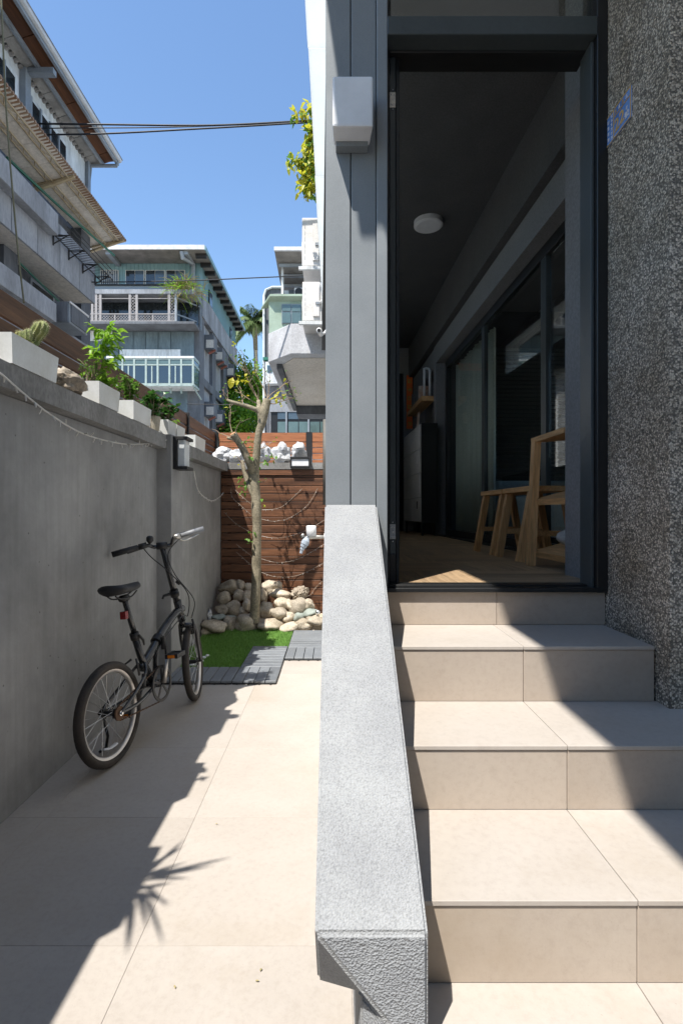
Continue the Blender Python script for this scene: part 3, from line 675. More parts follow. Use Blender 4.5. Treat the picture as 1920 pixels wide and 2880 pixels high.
for k in range(34):
    mbx = MB(); mbx.bar((2.0, 6.15, IZ+.6+.05*k), (3.3, 6.15, IZ+.6+.05*k), .035, .004, (0,.7,.7)); imb(mbx, 'slat', m_teal, bl)
# ================================================================== folding bicycle
bk = root('folding_bicycle', (-1.0, 2.85, 0), 'black folding bicycle leaning toward the grey wall', 'bicycle')
B0 = Vector((-1.058, 2.46, 0)); PS = R(11); LN = R(5.5)
fw = Vector((math.sin(PS), math.cos(PS), 0)); lf0 = Vector((-math.cos(PS), math.sin(PS), 0))
up = Vector((0,0,1))*math.cos(LN) + lf0*math.sin(LN); lt = lf0*math.cos(LN) - Vector((0,0,1))*math.sin(LN)
def L(s, y, z): return B0 + fw*s + lt*y + up*z
def basis(c, f, l, u): return lambda s, y, z: c + f*s + l*y + u*z
WR = .243
def wheel(T, nsp, label):
    w_ = sub('wheel', bk)
    K = 48; mb = MB()
    vs = []; fs = []; prof = [(WR-.036,-.016),(WR-.02,-.022),(WR-.008,-.018),(WR,-.007),(WR,.007),(WR-.008,.018),(WR-.02,.022),(WR-.036,.016)]
    for i in range(K):
        a = 2*math.pi*i/K
        for r, y in prof: vs.append(T(r*math.cos(a), y, r*math.sin(a)))
    n_ = len(prof)
    for i in range(K):
        for j in range(n_): fs.append((i*n_+j, i*n_+(j+1) % n_, ((i+1) % K)*n_+(j+1) % n_, ((i+1) % K)*n_+j))
    mb.add(vs, fs); mb.build('tyre', m_tyre, w_, smooth=True)
    mb = MB(); vs = []; fs = []; prof = [(WR-.034,-.0125),(WR-.048,-.011),(WR-.052,0),(WR-.048,.011),(WR-.034,.0125)]
    for i in range(K):
        a = 2*math.pi*i/K
        for r, y in prof: vs.append(T(r*math.cos(a), y, r*math.sin(a)))
    for i in range(K):
        for j in range(4): fs.append((i*5+j, i*5+j+1, ((i+1) % K)*5+j+1, ((i+1) % K)*5+j))
    mb.add(vs, fs); mb.build('rim', m_rim, w_, smooth=True)
    mb = MB()
    for i in range(nsp):
        a = 2*math.pi*i/nsp; b = a + (.75 if i % 4 < 2 else -.75); sd_ = .028 if i % 2 else -.028
        mb.tube([T(.02*math.cos(b), sd_, .02*math.sin(b)), T((WR-.058)*math.cos(a), 0, (WR-.058)*math.sin(a))], .0011, 4, cap=False)
    mb.build('spokes', m_spoke, w_)['kind'] = 'stuff'
    mb = MB(); mb.tube([T(0,-.05,0), T(0,-.034,0), T(0,-.033,0), T(0,-.026,0), T(0,-.025,0), T(0,.025,0), T(0,.026,0), T(0,.033,0), T(0,.034,0), T(0,.05,0)], [.006,.006,.024,.024,.013,.013,.024,.024,.006,.006], 14); mb.build('hub', m_plblk, w_, smooth=False)
    return w_
TR = basis(L(0,0,WR), fw, lt, up); rw_ = wheel(TR, 28, 'rear')
mb = MB(); a0 = -1.75
for a0 in (-1.72,):
    pts = [TR((WR-.085)*math.cos(a0+q*.11), 0, (WR-.085)*math.sin(a0+q*.11)) for q in range(-3, 4)]
    mb.tube(pts, .012, 6, flat=.4)
mb.build('wheel_reflector', m_white, rw_)
# front wheel, turned with the bar
PF = R(-5); ff = Vector((math.sin(PF), math.cos(PF), 0)); fl0 = Vector((-math.cos(PF), math.sin(PF), 0))
FU = Vector((0,0,1))*math.cos(LN) + fl0*math.sin(LN); FLt = fl0*math.cos(LN) - Vector((0,0,1))*math.sin(LN)
FC = L(.87, 0, WR); TF = basis(FC, ff, FLt, FU); wheel(TF, 24, 'front')
# frame
fr = sub('frame', bk)
def tubep(name, pts, r, mat=m_paint, n=12, par=fr, flat=1.0): mb = MB(); mb.tube(pts, r, n, flat=flat); return mb.build(name, mat, par, smooth=True)
def spl(pts, n=6):
    pts = [Vector(p) for p in pts]; out = []
    for i in range(len(pts)-1):
        p0 = pts[max(i-1,0)]; p1 = pts[i]; p2 = pts[i+1]; p3 = pts[min(i+2,len(pts)-1)]
        for k in range(n):
            t_ = k/n; out.append(.5*((2*p1)+(p2-p0)*t_+(2*p0-5*p1+4*p2-p3)*t_*t_+(3*p1-p0-3*p2+p3)*t_**3))
    out.append(pts[-1]); return out
main = spl([L(.79,0,.605), L(.74,0,.602), L(.67,0,.583), L(.54,0,.525), L(.47,0,.48), L(.38,0,.425), L(.285,0,.375)])
tubep('main_tube', main, .024)
tubep('seat_tube', [L(.255,0,.56), L(.298,0,.43), L(.385,0,.27)], .019)
tubep('lower_tube', spl([L(.46,0,.455), L(.44,0,.40), L(.425,0,.33), L(.395,0,.27)]), .015)
tubep('head_tube', [L(.735,0,.665), L(.775,0,.53)], [.024,.024])
mb = MB(); mb.tube([L(.455,0,.473), L(.49,0,.494)], .033, 12); mb.tube([L(.47,-.035,.43), L(.47,-.04,.5)], [.013,.013], 8); mb.tube([L(.475,-.045,.49), L(.47,-.05,.40)], [.007,.009], 6); mb.build('folding_hinge', m_plblk, fr)
mb = MB()
for y in (-.055, .055):
    mb.tube(spl([L(.30,y*.3,.40), L(.26,y*.8,.36), L(.14,y*1.05,.30), L(0,y*1.05,.243)]), .0085, 8)
    mb.tube(spl([L(.385,y*.5,.262), L(.3,y*.7,.25), L(.15,y,.235), L(0,y*1.05,.243)]), .0095, 8)
mb.build('stays', m_paint, fr, smooth=True)
mb = MB(); mb.tube([L(.385,-.045,.262), L(.385,.045,.262)], .022, 14); mb.build('bottom_bracket', m_paint, fr, smooth=True)
# seat post and saddle
sp_ = sub('seat_post', bk)
tubep('post', [L(.19,0,.775), L(.262,0,.55)], .0145, m_paint, 12, sp_); tubep('clamp', [L(.252,0,.575), L(.262,0,.54)], .024, m_plblk, 12, sp_)
mb = MB(); mb.tube([L(.253,-.028,.562), L(.275,-.036,.53), L(.29,-.03,.50)], [.006,.007,.004], 6); mb.build('quick_release', m_plblk, sp_)
mb = MB(); mb.box((-.014,-.016,-.022),(.014,.016,.018)); mb.xf(lambda p: L(.195+p.x, -.02+p.y, .69+p.z)) ; mb.xf(lambda p: p - fw*.045); mb.build('tail_reflector', m_red, sp_, bevel=.004)
sa = sub('saddle', bk); mb = MB(); vs = []; fs = []; NS = 14; NA = 14
for i in range(NS):
    u = i/(NS-1); s_ = .06 + .27*u
    hw = .072*(1-u)**.75 + .018 if u > .12 else .055 + .3*u*.1
    if u <= .12: hw = .06 + .15*u
    if i == NS-1: hw = .006
    if i == 0: hw = .03
    zc = .815 + .018*(1-u)**2 + .012*max(0, u-.6)
    for j in range(NA):
        a = 2*math.pi*j/NA; dz = .024*math.sin(a); 
        if math.sin(a) < 0: dz *= 1.5 - .9*u
        dip = -.006*max(0, 1-abs(math.cos(a))*2) if math.sin(a) > 0 else 0
        vs.append(L(s_, hw*math.cos(a), zc + dz + dip))
for i in range(NS-1):
    for j in range(NA): fs.append((i*NA+j, i*NA+(j+1) % NA, (i+1)*NA+(j+1) % NA, (i+1)*NA+j))
fs += [tuple(range(NA))[::-1], tuple((NS-1)*NA+j for j in range(NA))]
mb.add(vs, fs); mb.build('cushion', m_grip, sa, smooth=True)
mb = MB()
for y in (-.022, .022): mb.tube(spl([L(.09,y,.795), L(.13,y,.775), L(.22,y,.772), L(.29,y*.6,.795)]), .004, 6)
mb.tube([L(.165,0,.77), L(.22,0,.77)], .018, 10); mb.build('rails', m_plblk, sa, smooth=True)
# steering column, bar
stg = sub('steering', bk)
C0 = Vector((-1.03, 3.06, 1.012)); S1 = L(.728,0,.665)
tubep('stem', [S1, S1.lerp(C0, .45), C0], [.0195,.018,.016], m_paint, 12, stg)
mb = MB(); q = S1.lerp(C0, .14); mb.tube([S1.lerp(C0,.09), S1.lerp(C0,.2)], .027, 12); mb.tube([q+Vector((-.02,-.02,0)), q+Vector((-.06,-.02,-.012)), q+Vector((-.065,-.03,-.03))], [.01,.008,.006], 8); mb.tube([q+Vector((.0,-.03,0)), q+Vector((.035,-.02,.004))], .012, 8); mb.build('stem_clamp', m_plblk, stg, smooth=True)
LE = Vector((-1.272, 2.94, .972)); RE = Vector((-.802, 3.13, 1.112))
bd = (RE-LE).normalized()
bpts = spl([LE, LE.lerp(RE,.26)+Vector((0,0,.0)), LE.lerp(RE,.38)+Vector((0,0,-.006)), C0+Vector((-.045,-.012,-.004)), C0, C0+Vector((.05,.015,.008)), LE.lerp(RE,.66)+Vector((0,0,-.005)), LE.lerp(RE,.74)+Vector((0,0,.006)), RE])
hb = MB(); hb.tube(bpts, .0115, 10); hbar = hb.build('handlebar', m_paint, stg, smooth=True)
tubep('grip', [LE-bd*.005, LE+bd*.14], [.0175,.016], m_grip, 12, stg); tubep('grip', [RE-bd*.135, RE+bd*.005], [.0155,.0165], m_gripg, 12, stg)
mb = MB(); a = LE+bd*.155
mb.tube([LE+bd*.145, LE+bd*.19], .018, 10); mb.tube(spl([a+Vector((0,.02,-.012)), a+Vector((-.02,.045,-.018)), LE+bd*.06+Vector((0,.05,-.016))]), [.009]*6+[.007]*6+[.006], 6, flat=.6)
mb.build('brake_lever', m_plblk, stg, smooth=True)
mb = MB(); a = RE-bd*.15
mb.tube([RE-bd*.18, RE-bd*.14], .017, 10); mb.tube(spl([a+Vector((0,.015,-.02)), a+Vector((.03,.05,-.028)), RE-bd*.04+Vector((0,.055,-.022))]), [.009]*6+[.007]*6+[.005], 6, flat=.6)
mb.build('brake_lever', m_steel, stg, smooth=True)
mb = MB(); q = LE.lerp(RE,.42)+Vector((-.01,-.01,.028)); mb.lathe(q, [(.005,-.03),(.014,-.02),(.02,-.012),(.021,.006),(.014,.016),(0,.019)], 14); mb.build('bell', m_plblk, stg, smooth=True)
mb = MB(); mb.tube([C0+Vector((-.03,-.01,0)), C0+Vector((.03,.01,.004))], .022, 10); mb.build('bar_clamp', m_plblk, stg, smooth=True)
fk = sub('fork', bk); cr = L(.785,0,.50)
mb = MB(); mb.tube([L(.772,0,.54), cr], .018, 10)
for y in (-.047, .047): mb.tube(spl([cr, TF(-.06, y*.95, .235), TF(-.035, y*1.05, .12), TF(0, y*1.05, 0)]), [.016]*6+[.013]*6+[.011]*6+[.009], 8)
mb.build('fork_blades', m_paint, fk, smooth=True)
mb = MB()
for y in (-.04, .04):
    mb.tube([TF(-.075,y,.2), TF(-.085,y*1.1,.26), TF(-.07,y*.9,.29)], .007, 6); mb.box((-.02,-.006,-.012),(.03,.006,.012)); n0 = len(mb.v)-8; mb.xf(lambda p, y=y: TF(-.05+p.x, y*.6+p.y, .205+p.z), n0)
mb.build('brake_arms', m_plblk, fk)
mb = MB()
for y in (-.035, .035):
    mb.tube([L(.215,y,.36), L(.2,y*1.1,.42), L(.23,y*.4,.44)], .006, 6)
mb.tube([L(.22,-.05,.30), L(.24,-.045,.36)], .011, 8); mb.build('rear_brake', m_plblk, fr)
# drivetrain
dt = sub('drivetrain', bk); BBc = basis(L(.385,-.058,.262), fw, lt, up)
mb = MB(); K = 40; vs = []; fs = []
for i in range(K):
    a = 2*math.pi*i/K
    for r, y in ((.082,-.003),(.098,-.003),(.098,.003),(.082,.003)): vs.append(BBc(r*math.cos(a), y, r*math.sin(a)))
for i in range(K):
    for j in range(4): fs.append((i*4+j, i*4+(j+1) % 4, ((i+1) % K)*4+(j+1) % 4, ((i+1) % K)*4+j))
mb.add(vs, fs)
for i in range(5): a = 2*math.pi*i/5+.3; mb.bar(BBc(.015*math.cos(a),0,.015*math.sin(a)), BBc(.085*math.cos(a),0,.085*math.sin(a)), .012, .004, tuple(lt))
mb.build('chainring', m_plblk, dt)
ca = R(62)
def crank(ang, y):
    mb = MB(); e = basis(L(.385,0,.262), fw, lt, up)
    p0 = e(0,y,0); p1 = e(.15*math.cos(ang), y*1.15, .15*math.sin(ang)); mb.tube([p0, p1], [.014,.011], 8); mb.build('crank', m_steel if y < 0 else m_paint, dt, smooth=True)
    pd = sub('pedal', dt); sgn = -1 if y < 0 else 1
    mb = MB(); n0 = 0; mb.box((-.045,.012,-.012),(.045,.028,.012)); mb.box((-.045,.072,-.012),(.045,.088,.012)); mb.box((-.045,.028,-.01),(-.036,.072,.01)); mb.box((.036,.028,-.01),(.045,.072,.01)); mb.box((-.03,.03,-.006),(.03,.07,.006))
    mb.xf(lambda p: p1 + fw*p.x + lt*(sgn*p.y) + up*p.z); mb.build('pedal_body', m_plblk, pd)
    mb = MB(); mb.box((-.049,.03,-.008),(-.0455,.07,.008)); mb.xf(lambda p: p1 + fw*p.x + lt*(sgn*p.y) + up*p.z); mb.build('pedal_reflector', m_amber, pd)
crank(R(75), -.07); crank(R(255), .07)
mb = MB(); RC = basis(L(0,-.05,WR), fw, lt, up)
mb.tube([RC(0,-.004,0), RC(0,.004,0)], .034, 18); mb.build('cog', m_rust, dt)
mb = MB(); mb.tube([RC(0,-.012,0), RC(0,-.005,0)], .012, 8); mb.tube([RC(0,-.02,0), RC(0,-.012,0)], .006, 8); mb.build('axle_nut', m_chrome, dt)
for sg in (1, -1):
    mb = MB(); A = RC(0,0,sg*.035); Bp = L(.385,-.05,.262) + up*(sg*.096); n_ = 26
    for i in range(n_):
        p = A.lerp(Bp, (i+.1)/n_); q = A.lerp(Bp, (i+.8)/n_); mb.bar(p, q, .006 if i % 2 else .004, .008, tuple(lt))
    mb.build('chain', m_rust, dt)['kind'] = 'stuff'
mb = MB(); mb.tube([L(.05,.075,.215), L(-.02,.10,.10), L(.02,.12,.05), L(.05,.13,.012)][::1], [.008,.007,.007,.006], 8); tubep('kickstand', [L(.03,.06,.23), L(.085,.085,.10), L(.10,.11,.035), L(.06,.12,.03)], .0075, m_paint, 8, bk)
mb = MB()
mb.tube(spl([LE.lerp(RE,.3)+Vector((0,.03,-.01)), C0+Vector((-.06,.0,-.07)), S1.lerp(C0,.55)+Vector((.01,-.03,0)), S1.lerp(C0,.1)+Vector((.09,-.04,.02)), L(.80,-.03,.56), L(.72,-.035,.57), L(.54,-.03,.50), L(.40,-.03,.43)]), .0032, 6)
mb.tube(spl([LE.lerp(RE,.7)+Vector((0,.03,-.02)), C0+Vector((.03,.02,-.05)), S1.lerp(C0,.5)+Vector((.04,-.02,0)), S1.lerp(C0,.05)+Vector((.12,-.03,0)), L(.86,-.03,.55), TF(-.06,-.03,.30)]), .0032, 6)
mb.tube([S1.lerp(C0,.30)+Vector((.055,-.025,.01)), S1.lerp(C0,.38)+Vector((.04,-.025,.0))], .011, 8)
mb.build('cables', m_cable, bk, smooth=True)
# ================================================================== deck tiles, turf, pebbles
def deck(x0, y0, alongy, label, s=.31, sy=.30):
    r = root('deck_tile', (x0+s/2, y0+sy/2, 0), label, 'deck tile', 'grey interlocking deck tiles')
    piece('base', (x0+.002, y0+.002, .001), (x0+s-.002, y0+sy-.002, .008), m_plblk, r, 0)
    for k in range(4):
        if alongy: a, b = (x0+s/4*k+.0025, y0+.003), (x0+s/4*(k+1)-.0025, y0+sy-.003)
        else: a, b = (x0+.003, y0+sy/4*k+.0025), (x0+s-.003, y0+sy/4*(k+1)-.0025)
        piece('slat', (a[0], a[1], .009), (b[0], b[1], .026), m_deck, r, .0025)
    mb = MB()
    for k in range(4): mb.lathe((x0+s*(k+.5)/4, y0-.006, .004), [(.007,0),(.007,.008)], 8)
    mb.build('clips', m_plblk, r)
deck(-1.335+.045, 3.59, True, 'grey deck tile under the bicycle front wheel beside the wall', .258, .33); deck(-1.03, 3.59, True, 'grey deck tile in the front row between two others', .31, .33); deck(-.718, 3.59, True, 'grey deck tile at the front corner by the bare floor', .313, .33)
deck(-.718, 3.925, False, 'grey deck tile with crosswise slats beside the turf, nearer one', .313, .30); deck(-.718, 4.228, False, 'grey deck tile with crosswise slats beside the turf, farther one', .313, .30)
deck(-.402, 4.17, True, 'grey deck tile with lengthwise slats beside the parapet', .31, .32); deck(-.402, 4.493, False, 'grey deck tile with crosswise slats in front of the stones, nearer one', .31, .32); deck(-.402, 4.816, False, 'grey deck tile with crosswise slats in front of the stones, farther one', .31, .32)
random.seed(5)
tf = MB(); poly = [(-1.27,3.935), (-.722,3.935), (-.722,4.533), (-.408,4.533), (-.408,5.2), (-1.27,5.2)]
def inturf(x, y): return (-1.27 < x < -.722 and 3.935 < y < 5.2) or (-.723 < x < -.408 and 4.535 < y < 5.2)
tf.prism(poly, .001, .008, 1)
nb = 0
while nb < 26000:
    x = random.uniform(-1.27,-.408); y = random.uniform(3.935,5.2)
    if not inturf(x, y): continue
    a = random.uniform(0, 6.28); h_ = random.uniform(.014,.028); dx, dy = math.cos(a)*.0022, math.sin(a)*.0022; lx, ly = random.gauss(0,.007), random.gauss(0,.007)
    tf.add([(x-dx,y-dy,.008),(x+dx,y+dy,.008),(x+lx,y+ly,.008+h_)], [(0,1,2)]); nb += 1
tag(tf.build('turf', [m_turf, m_turfb]), 'bright green artificial turf patch in front of the stones', 'turf', kind='stuff')
for k, (px, py) in enumerate(((573,1853),(583,1848),(560,1868),(566,1862),(552,1871),(545,1866),(557,1858),(540,1874),(550,1863))):
    Y = H*1433/(py+4-1440); p = P(px, py, Y); mb = MB(); mb.blob((p.x, p.y, .022), (.022, .016, .013), 2, .2, 1.5, k, k); 
    tag(mb.build('pebble', m_white, smooth=True), 'white pebble among those lying by the bicycle front wheel', 'pebble', 'white pebbles on the turf')
# ================================================================== stones round the tree
def z5(x, y): return 540+x/3.015, 1180+y/3.015
stones = [
 (320,1415,78,58,0,'large tan boulder topmost at the wall corner'), (412,1408,38,42,0,'tan stone tucked right behind the topmost boulder'), (275,1512,54,50,0,'tan stone below the topmost boulder by the wall'),
 (395,1495,46,46,0,'dark tan stone left of the tree trunk, upper row'), (478,1428,36,38,0,'pale stone half hidden behind the trunk at the slats'), (470,1502,36,48,0,'tan stone touching the left of the trunk, upper row'),
 (260,1612,58,44,0,'round tan stone under the wall corner pile'), (355,1612,54,62,0,'upright tan stone in the middle of the left pile'), (432,1632,32,46,0,'narrow tan stone beside the trunk base'), (468,1575,32,46,0,'narrow dark stone left of the trunk, middle row'),
 (600,1500,34,62,0,'upright tan stone right behind the trunk'), (675,1420,76,50,0,'grey veined oval stone topmost right of the trunk'), (628,1612,62,64,0,'oval striped stone touching the right of the trunk'),
 (755,1482,88,38,0,'long beige stone below the slats'), (915,1470,92,52,3,'rough layered pale rock topmost on the right pile'), (760,1562,62,42,0,'beige stone under the long one'), (830,1580,38,50,0,'small upright speckled stone in the right pile'),
 (897,1588,68,72,0,'large leaning beige stone in the right pile'), (988,1568,44,44,0,'round brown stone at the right end by the slats'), (745,1645,74,40,0,'flat beige stone in the middle of the right pile'), (822,1682,54,46,0,'rounded beige stone in front of the leaning one'),
 (905,1682,48,46,1,'greyish stone between beige ones on the right'), (1008,1640,62,36,1,'yellow green flat stone on the right'), (1042,1706,72,42,0,'smooth beige stone at the far right end'), (945,1742,64,48,0,'beige stone in the front row second from the right'),
 (835,1765,94,42,0,'long white beige stone in the front row on the right'), (655,1746,104,48,0,'big oval beige stone in front of the trunk, right'), (460,1726,90,68,0,'big rounded boulder in front of the trunk'), (316,1740,48,60,0,'grey stone leaning on the front boulder'),
 (180,1750,98,52,0,'long dark tan stone by the turf corner'), (115,1796,78,44,0,'dark tan stone lying on the turf edge'), (235,1680,54,26,1,'pale green flat stone in the left pile'), (335,1685,42,24,1,'small pale green stone beside the boulder'), (130,1656,44,50,2,'grey white angular rock against the wall'), (46,1760,27,56,3,'rough dark coral rock at the left end')]
for k, (x, y, rx, ry, kd, lab) in enumerate(stones):
    px, py = z5(x, y); bot = 1180+(y+ry)/3.015
    Y = 5.62 if y < 1450 else 5.5 if y < 1540 else 5.38 if y < 1640 else 5.3 if y < 1700 else 5.22
    if y > 1720 and x < 200: Y = 5.05
    p = P(px, py, Y); s_ = Y/1433/3.015; mb = MB()
    a, b_, c_ = rx*s_*1.06, max(rx, ry)*s_*.95, ry*s_*1.08
    if kd in (2, 3): mb.blob(p, (a, b_*.8, c_), 4, .25, 1.2, k+1, k, .28)
    else: mb.blob(p, (a*random.uniform(1,1.12), b_, c_*random.uniform(.92,1.08)), 3, .42, 1.35, k+1, 0, .05)
    tilt = random.uniform(-.25, .25); mb.xf(lambda q: p + Matrix.Rotation(tilt, 3, 'Y') @ (q-p))
    zmin = min(q.z for q in mb.v)
    if zmin < .002: mb.xf(lambda q: Vector((q.x, q.y, max(q.z, .002))))
    mb.xf(lambda q: Vector((max(q.x, WX+.004), min(q.y, YB-.004), q.z)))
    tag(mb.build('stone', [m_rock, m_rockg, m_rockw, m_rockb][kd], smooth=kd < 2), lab, 'stone', 'stones piled round the tree')
mb = MB(); mb.box((-1.29, 5.25, .001), (-.03, YB-.01, .05)); random.seed(8)
for k in range(260):
    x, y = random.uniform(-1.27,-.05), random.uniform(5.15, 5.8); mb.blob((x, y, .055 if y > 5.25 else .01), (.02,.016,.012), 1, .3, 1.5, k, k)
tag(mb.build('pebble_bed', m_rock), 'bed of soil and small pebbles under the stones', 'pebbles', kind='stuff')
hub = MB(); hub.blob(P(893, 1722, 5.2), (.025,.025,.025), 3, 0, 1, 1); tag(hub.build('metal_ball', m_chrome, smooth=True), 'small shiny metal ball beside the right pile of stones', 'ball')
# white rocks on the ledge
for k, (x, y, rx, ry, lab) in enumerate(((265,300,78,58,'white jagged rock at the left end of the ledge'), (385,318,82,48,'low white jagged rock left of the tree'), (600,285,62,62,'white rock just right of the tree trunk'), (765,290,62,76,'pointed white rock left of the box light'), (905,275,88,66,'large white rock above the box light'))):
    px, py = z5(x, y); Y = 6.02; p = P(px, py, Y); s_ = Y/1433/3.015; mb = MB()
    mb.blob(p, (rx*s_*1.1, .1, ry*s_*1.2), 3, .55, 1.6, k+3, k*.4, .16); mb.xf(lambda q: Vector((q.x, max(q.y, 5.87), max(q.z, H+.5675))))
    tag(mb.build('white_rock', m_rockw), lab, 'rock', 'white rocks on the ledge')
# ================================================================== pruned tree
random.seed(21)
tr = root('pruned_tree', (-.79, 5.2, 0), 'pruned small tree with bare cut branches among the stones', 'tree')
YT = 5.2
def z3(x, y, Y=YT): return P(620+x/3.459, 580+y/3.459, Y)
def q5(x, y, Y=YT): a, b = z5(x, y); return P(a, b, Y)
def limb(mb, pts, rs, n=10):
    sp = spl(pts, 5); k = len(sp); rr = []
    for i in range(k):
        u = i/(k-1)*(len(rs)-1); j = min(int(u), len(rs)-2); rr.append((rs[j]+(rs[j+1]-rs[j])*(u-j))*(1+.07*noise.noise(sp[i]*14)))
    mb.tube([p + Vector((noise.noise(p*6)*.006, noise.noise(p*6+Vector((4,0,0)))*.006, 0)) for p in sp], rr, n)
tk = MB()
limb(tk, [q5(525,1720), q5(533,1640), q5(545,1300), q5(552,950), q5(545,740), q5(535,560), q5(520,430)], [.06,.05,.046,.046,.05,.048,.06], 14)
limb(tk, [q5(520,520), q5(545,330,5.17), q5(562,140,5.16), z3(400,2120,5.15), z3(425,1990,5.15), z3(455,1880,5.16)], [.048,.038,.036,.040,.046,.040], 12)
limb(tk, [q5(525,470), q5(480,360,5.1), q5(415,220,5.05), q5(350,118,5.0)], [.04,.037,.034,.034], 12)
limb(tk, [z3(395,2130,5.15), z3(375,2010,5.15), z3(310,1965,5.12), z3(220,1935,5.1), z3(110,1905,5.08), z3(62,1885,5.08)], [.036,.03,.024,.02,.017,.013], 10)
limb(tk, [z3(395,2060,5.15), z3(372,1960,5.2), z3(368,1890,5.22)], [.035,.03,.02], 8)
limb(tk, [q5(520,640), q5(478,540,5.23), q5(448,440,5.25), q5(425,350,5.27)], [.03,.027,.024,.018], 8)
limb(tk, [q5(360,170,5.02), q5(300,155,5.0)], [.016,.014], 8)
tk.build('trunk', m_bark, tr, smooth=True)
mb = MB(); e = q5(350,118,5.0); d = (q5(350,118,5.0)-q5(415,220,5.05)).normalized(); mb.tube([e, e+d*.004], [.033,.032], 16); e2 = q5(300,155,5.0); mb.tube([e2+Vector((-.004,0,0)), e2+Vector((.001,0,0))], [.0135,.0135], 12); mb.build('cut_face', m_cut, tr)
tw = MB(); tips = []
def twig(p, d, l, r, depth):
    pts = [p]; d = d.normalized()
    for k in range(4): d = (d + Vector((random.gauss(0,.2), random.gauss(0,.2), random.gauss(.03,.16)))).normalized(); pts.append(pts[-1] + d*l/4)
    tw.tube(pts, [r*(1-.18*i) for i in range(5)], 5); tips.append((pts[-1], d)); tips.append((pts[2], d))
    if depth:
        for k in range(2): twig(pts[random.choice((1,2,3))], d + Vector((random.gauss(0,.7), random.gauss(0,.6), random.gauss(.1,.5))), l*.6, r*.55, depth-1)
src = [(z3(455,1870,5.16), (0,0,1), .30), (z3(455,1870,5.16), (.5,0,.7), .3), (z3(460,1890,5.16), (.8,-.1,.35), .28), (z3(440,1850,5.16), (-.3,.1,1), .34), (z3(368,1890,5.22), (-.1,0,1), .5), (z3(368,1890,5.22), (-.5,.1,.9), .42), (z3(368,1900,5.22), (.2,0,1), .42), (z3(380,1930,5.2), (-.7,0,.6), .35),
       (z3(220,1935,5.1), (-.1,0,1), .18), (z3(62,1885,5.08), (-.3,0,.6), .12), (z3(70,1885,5.08), (.1,0,1), .1), (q5(350,130,5.0), (-.5,0,1), .24), (q5(350,140,5.0), (.5,-.1,.8), .2), (q5(330,150,5.0), (-1,0,.4), .2), (q5(415,230,5.05), (.4,-.2,.7), .16), (z3(455,1920,5.16), (1,0,-.1), .3), (q5(560,250,5.16), (1,-.2,.2), .16), (q5(440,400,5.25), (-.6,-.1,.5), .14), (q5(555,540), (1,-.2,.3), .14), (q5(540,760), (1,0,.3), .08)]
for p, d, l in src: twig(p, Vector(d), l, .0065, 2 if l > .2 else 1)
tw.build('twigs', m_twig, tr)['kind'] = 'stuff'
lv = MB(); ly = MB()
for p, d in tips:
    z_ = p.z
    for k in range(random.choice((0,0,0,1,1))):
        dd = Vector((random.gauss(0,1), random.gauss(0,1), random.gauss(-.3,.5)))
        (ly if random.random() < .35 else lv).leaf(p + Vector((random.gauss(0,.015),)*3), dd, (random.gauss(0,.4),random.gauss(0,.4),1), random.uniform(.03,.055), random.uniform(.018,.03))
def spray(pts, n_, mbx, l0, w0):
    for c_ in pts:
        for k in range(n_): mbx.leaf(c_ + Vector((random.gauss(0,.018),random.gauss(0,.018),random.gauss(0,.018))), Vector((random.gauss(0,1),random.gauss(0,1),random.gauss(-.4,.6))), (random.gauss(0,.4),random.gauss(-.5,.4),1), random.uniform(.7,1.2)*l0, w0)
spray([q5(600,385,5.1), q5(630,350,5.1), q5(690,320,5.1), q5(420,500,5.1), q5(430,560,5.1), q5(425,610,5.1), q5(395,490,5.1), q5(490,190,5.05), q5(485,250,5.05), q5(495,320,5.05), q5(470,1010,5.14), q5(495,1040,5.14), q5(485,965,5.14), q5(590,675,5.14), q5(660,290,5.1)], 3, lv, .055, .03)
for c_ in (z3(120,1665,5.1), z3(115,1680,5.1)): ly.leaf(c_, (-.2,-.2,-1), (0,-1,0), .1, .07)
spray([z3(185,1660,5.1), z3(230,1690,5.1), z3(275,1690,5.12), z3(205,1715,5.1), z3(560,1830,5.1), z3(620,1825,5.1), z3(535,1890,5.1)], 3, ly, .06, .035)
lv.build('leaves', m_leaf, tr)['kind'] = 'stuff'; ly.build('yellow_leaves', m_leafy, tr)['kind'] = 'stuff'
# ================================================================== string lights
def strand(name, pts, label, mat=m_led, step=.045, par=None, n=8, bs=.8):
    r = root(name, pts[0], label, 'string light', 'fairy light strings')
    sp = spl(pts, n); mb = MB(); mb.tube(sp, .0038 if mat is m_led else .0026, 5, cap=False); mb.build('wire', mat, r)
    mb = MB(); acc = 0
    for i in range(len(sp)-1):
        seg = (sp[i+1]-sp[i]).length; acc += seg
        if acc > step:
            acc = random.uniform(-.02, .01); d = Vector((random.gauss(0,.5), random.gauss(0,.3), random.gauss(-.6,.6))).normalized(); mb.tube([sp[i], sp[i]+d*.010*bs, sp[i]+d*.02*bs], [.002*bs,.003*bs,.0024*bs], 5)
    o = mb.build('bulbs', m_led, r); o['kind'] = 'stuff'
random.seed(3)
def z4(x, y, X):  # on a plane X=const
    px, py = x/2.45, 840+y/2.45; Y = X*1433/(px-938); return P(px, py, Y)
strand('string_light', [P(-60,1015,1.75), z4(0,512,-1.2), z4(150,640,-1.21), z4(330,785,-1.215), z4(520,905,-1.235), z4(680,965,-1.25), z4(850,1000,-1.26), z4(1000,1000,-1.255), z4(1100,985,-1.24), z4(1215,955,-1.2)], 'white fairy light string hanging along the coping of the grey wall', step=.05, n=14, bs=1.35)
